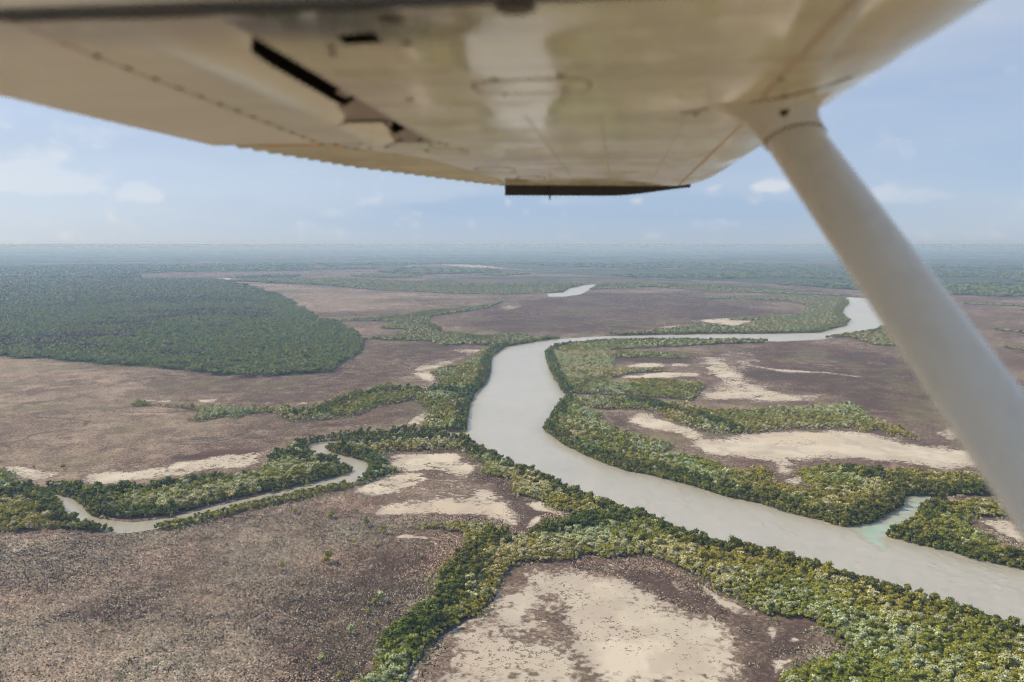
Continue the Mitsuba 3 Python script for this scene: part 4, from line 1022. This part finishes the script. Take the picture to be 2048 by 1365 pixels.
part('upper_skin', (vv_.reshape(-1, 3), np.vstack([q[:, [0, 1, 2]], q[:, [0, 2, 3]]])), 'wing_paint', uv=UV[..., :2].reshape(-1, 2))
# flap with chordwise beads pressed into its skin
bead = lambda s, c: -.0016 * np.abs(np.sin(s * math.pi / .062)) * S(-1.10, -1.22, c)
flap = Polygon([(1.31, -1.034), (1.535, -1.049), (3.086, -1.132), (3.082, -1.575), (2.4, -1.577), (1.31, -1.570)])
v, f, uv = slab(flap, .0155, .02, .001, bead)
part('flap', (v, f), 'flap_pale_paint', uv=uv, label='cream flap with faint pressed ribs along its trailing edge')
# aileron: deep beads that scallop its trailing edge
ab = lambda s, c: -.0075 * np.abs(np.sin(s * math.pi / .097)) * S(.10, -.02, c - te(s)) - .001 * np.abs(np.sin(s * math.pi / .097))
xs = np.linspace(3.098, 5.49, 200)
ail = Polygon([(3.098, -1.133), (3.70, -.859), (4.90, -.704), (5.49, -.738)] + [(s, te(s) - .022 * abs(math.sin(s * math.pi / .097))) for s in xs[::-1]]).buffer(0)
v, f, uv = slab(ail, .019, .03, .002, ab)
part('aileron', (v, f), 'flap_paint', uv=uv, label='outer cream aileron with a scalloped trailing edge')
# recessed bay behind the slot, and black sheets painting the shade of the cove
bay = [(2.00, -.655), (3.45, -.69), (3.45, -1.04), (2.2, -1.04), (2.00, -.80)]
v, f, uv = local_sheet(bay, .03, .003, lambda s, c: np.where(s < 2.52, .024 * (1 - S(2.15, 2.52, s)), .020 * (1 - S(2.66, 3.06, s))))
part('flap_bay', (v, f), 'bay_shade_paint', uv=uv, label='shaded recess behind the two rounded flap covers')
cove = [(1.38, -.64), (2.10, -.655), (2.24, -.715), (2.10, -.74), (1.38, -.72)]
v, f, uv = slab(cove, .02, .004, .018)
part('flap_slot', (v, f), 'slot_shade_black', uv=uv, label='slot between wing and flap, its deep shade painted black')
v, f, uv = slab([(2.57, -.684), (2.70, -.690), (2.80, -.735), (2.70, -.742), (2.60, -.724)], .02, .003, .012)
part('flap_slot', (v, f), 'slot_shade_black', uv=uv)
v, f, uv = slab(vent.buffer(.01), .03, .01, .045)
part('vent', (v, f), 'dark_metal', uv=uv, label='dark rectangular vent opening in the wing underside')


def edge_strip(pts, w, lift):
    return slab(LineString(pts).buffer(w / 2, cap_style=2), .02, .002, -lift)


def strip(pts, w, lift, thick=.0012):
    return slab(LineString(pts).buffer(w / 2, cap_style=2), .05, thick, -lift)


for pts in ([(2.06, -.712), (2.144, -.722), (2.264, -.759), (2.33, -.786), (2.396, -.822), (2.44, -.856), (2.49, -.892)], [(2.60, -.728), (2.72, -.744), (2.80, -.762), (2.874, -.788), (2.94, -.818), (2.99, -.853), (3.02, -.90)]):
    v, f, uv = edge_strip(pts, .010, .003)
    part('cover_edge', (v, f), 'rust_stain', uv=uv, label='rust stained rounded edge of a flap cover')
for cs, w in ((-.27, .004), (-.046, .005), (.21, .004)):
    v, f, uv = strip([(2.45, cs), (5.58 + .12 * cs, cs + .02)], w, .0012)
    part('skin_seam', (v, f), 'sealant', uv=uv)
v, f, uv = strip([(1.31, .362), (2.1, .372), (2.5, .40), (5.72, .43)], .013, .0022, .002)
part('skin_seam', (v, f), 'sealant', uv=uv, label='brown sealed seam along the front of the wing')
v, f, uv = strip([(1.45, -1.041), (2.08, -1.078), (3.086, -1.130)], .006, .0022, .002)
part('skin_seam', (v, f), 'sealant', uv=uv)
v, f, uv = strip([(3.094, -1.135), (3.70, -.857), (4.90, -.702), (5.40, -.73)], .006, .0015, .002)
part('skin_seam', (v, f), 'sealant', uv=uv)
v, f, uv = strip([(3.088, -1.12), (3.036, -.915), (3.08, -.70)], .007, .0016)
part('skin_seam', (v, f), 'rust_stain', uv=uv)
v, f, uv = slab([(3.035, -1.36), (3.086, -1.36), (3.086, -1.140), (3.050, -1.140)], .02, .003, -.005)
part('flap_end_strip', (v, f), 'orange_paint', uv=uv, label='thin orange strip at the outer end of the flap')


def dome(s, c, r, h, lift=0.0):
    m = trimesh.creation.icosphere(2, 1.0)
    v = m.vertices * [r, r, h]
    o = WP(np.array(s), np.array(c), lift)
    return v + o, m.faces


def screw(s, c, r=.0075, bsdf='dark_metal'):
    part('screw', dome(s, c, r, .004), bsdf)


for t in np.linspace(0, 1, 14):
    screw(1.56 + t * 1.51, -1.043 - t * .086, .0105, 'dark_metal')
for s, c in WING['screws'][:4]:
    screw(s, c, .010)
for s, c in WING['screws'][4:]:
    screw(s, c, .011)
for s, c in WING['rivets']:
    screw(s, c, .0105)
part('screw', dome(3.079, -1.078, .014, .010), 'amber_metal', label='amber screw at the outer corner of the flap')
for s, c in WING['blots']:
    part('drain_plug', dome(s, c, .022 if c < -.3 else .035, .008), 'dark_metal', label='dark round drain plug under the wing')


def outline(centre, half_s, half_c, w):
    th = np.linspace(0, 2 * np.pi, 40, endpoint=False)
    e = 3.2
    ring = [(centre[0] + half_s * np.sign(math.sin(t)) * abs(math.sin(t)) ** (2 / e), centre[1] + half_c * np.sign(math.cos(t)) * abs(math.cos(t)) ** (2 / e)) for t in th]
    return Polygon(ring), w


for cen, hs, hc in (((1.99, -.203), .088, .140), ((3.36, -.70), .085, .085), ((4.30, -.63), .17, .10), ((4.86, -.50), .14, .08)):
    g, w = outline(cen, hs, hc, .004)
    v, f, uv = slab(g, .02, .002, -.0022)
    k = part('inspection_cover', (v, f), 'wing_paint', uv=uv, label='oval inspection cover under the wing')
    ring = g.buffer(.004).difference(g.buffer(-.003))
    v, f, uv = slab(ring, .02, .002, -.0028)
    kk = f'{k}__seal'
    add(kk, (v, f), 'rust_stain', smooth=True, uv=uv)

# drooped tip plate, its shade put into a black colour, and a tie-down pin
tc = np.linspace(-.745, .52, 40)
tip_s = lambda c: np.interp(c, [q[1] for q in TIP], [q[0] for q in TIP])
drop = .062 * S(.56, -.05, tc) ** .8 + .004
lo, hi = [], []
for c, dz in zip(tc, drop):
    s = float(tip_s(c)) + .004
    o = EYE + s * SPAN + c * FWD
    hi.append(o + [0, 0, WING_Z + DIHEDRAL * s + float(under(np.array(s), np.array(c))) + .06])
    lo.append(o + SPAN * .012 + [0, 0, WING_Z + DIHEDRAL * s - dz])
hi, lo = np.array(hi), np.array(lo)
V = np.vstack([hi, lo, lo + SPAN * .02, hi + SPAN * .02])
n = len(tc); Fq = []
for r in range(4):
    for k in range(n - 1):
        a0, b0 = r * n + k, ((r + 1) % 4) * n + k
        Fq += [[a0, b0, b0 + 1, a0 + 1]]
Fq += [[0, 3 * n, 2 * n, n], [n - 1, 2 * n - 1, 3 * n - 1, 4 * n - 1]]
part('wing_tip', (V, np.array(Fq)), 'rubber_and_shade_black', label='dark drooped edge of the wing tip')
s0, c0 = 5.54, -.44
pin = trimesh.creation.cylinder(.006, .10, sections=10)
pin.apply_translation(EYE + s0 * SPAN + c0 * FWD + [0, 0, WING_Z + DIHEDRAL * s0 - .045])
part('tie_down_pin', pin, 'rubber_and_shade_black', label='thin black pin hanging below the wing tip')

# wing root: cream fairing, black rubber joint
v, f, uv = slab([(.80, -1.6), (1.218, -1.6), (1.218, .62), (.80, .62)], .05, .03, -.012)
part('root_fairing', (v, f), 'strut_paint', uv=uv, label='cream fairing where the wing meets the cabin roof')
v, f, uv = slab([(1.222, -1.6), (1.322, -1.6), (1.322, .63), (1.222, .63)], .03, .02, .004)
part('root_seal', (v, f), 'rubber_and_shade_black', uv=uv, label='black rubber joint along the wing root')

# lift strut: streamlined tube from under the wing down to the cabin
P0, P1 = EYE + [.772, 2.30, .312], EYE + [.918, 1.50, -.341]
ax = (P1 - P0) / np.linalg.norm(P1 - P0)
chord = FWD - ax * (FWD @ ax); chord /= np.linalg.norm(chord)
thick = np.cross(ax, chord)
th = np.linspace(0, 2 * np.pi, 40, endpoint=False)
sec = np.c_[np.cos(th) * .084 + .006 * np.cos(2 * th), np.sin(th) * .042 * (1 + .25 * np.cos(th))]


def loft(rows):
    V = np.vstack(rows); m = len(rows[0]); Fc = []
    for r in range(len(rows) - 1):
        for k in range(m):
            Fc.append([r * m + k, r * m + (k + 1) % m, (r + 1) * m + (k + 1) % m, (r + 1) * m + k])
    return V, np.array(Fc)


rows = [P0 + ax * t + sec[:, :1] * chord + sec[:, 1:] * thick for t in np.linspace(-.06, 2.6, 30)]
part('strut', loft(rows), 'strut_paint', smooth=True, label='smooth cream and grey wing strut slanting down to the right')
collar = P0 + ax * .035
rows = []
base_c, base_s = .405, 2.33
bc = EYE + base_s * SPAN + base_c * FWD + [0, 0, WING_Z + DIHEDRAL * base_s + .028]
ring_b = np.cos(th)[:, None] * .205 * FWD + np.sin(th)[:, None] * .070 * SPAN + np.c_[th * 0, th * 0, under(np.full(40, base_s), base_c + np.cos(th) * .205) - .020]
ring_c = sec[:, :1] * 1.06 * chord + sec[:, 1:] * 1.12 * thick * np.sign(thick @ SPAN)
for t in np.linspace(0, 1, 18):
    w = 1 - (1 - t) ** 3.0
    rows.append(bc * (1 - t) + collar * t + ring_b * (1 - w) + ring_c * w)
part('strut_fairing', loft(rows), 'fairing_paint', smooth=True, label='flared cream fairing joining the strut to the wing')
ringm = [collar + ax * o + (sec[:, :1] * (1.06 + k) * chord + sec[:, 1:] * (1.12 + 2 * k) * thick) for o, k in ((-.004, .0), (-.002, .008), (.002, .008), (.003, -.08))]
part('strut_collar', loft(ringm), 'rust_stain', smooth=True)
v, f, uv = strip([(2.46, .19), (2.36, .28), (2.25, .42), (2.12, .57)], .010, .003, .003)
part('fairing_seam', (v, f), 'rust_stain', uv=uv)

bolt = trimesh.creation.cylinder(.0125, .016, sections=20)
bolt.apply_transform(trimesh.geometry.align_vectors([0, 0, 1], SPAN + [0, 0, -.35]))
bolt.apply_translation(EYE + np.array([.3379, 1.0268, .1644]) * 2.185)
part('bolt', bolt, 'rubber_and_shade_black', label='dark round bolt in the strut fairing')


# ------------------------------------------------------------------ air
scene['haze'] = {'type': 'cube', 'to_world': T().translate([0, 0, 113.0]) @ T().scale([15000000, 15000000, 117.0]), 'bsdf': {'type': 'null'},
                 'interior': {'type': 'ref', 'id': 'haze_air'}}
tag('haze', 'blue haze thickening towards the horizon', 'haze', kind='stuff')
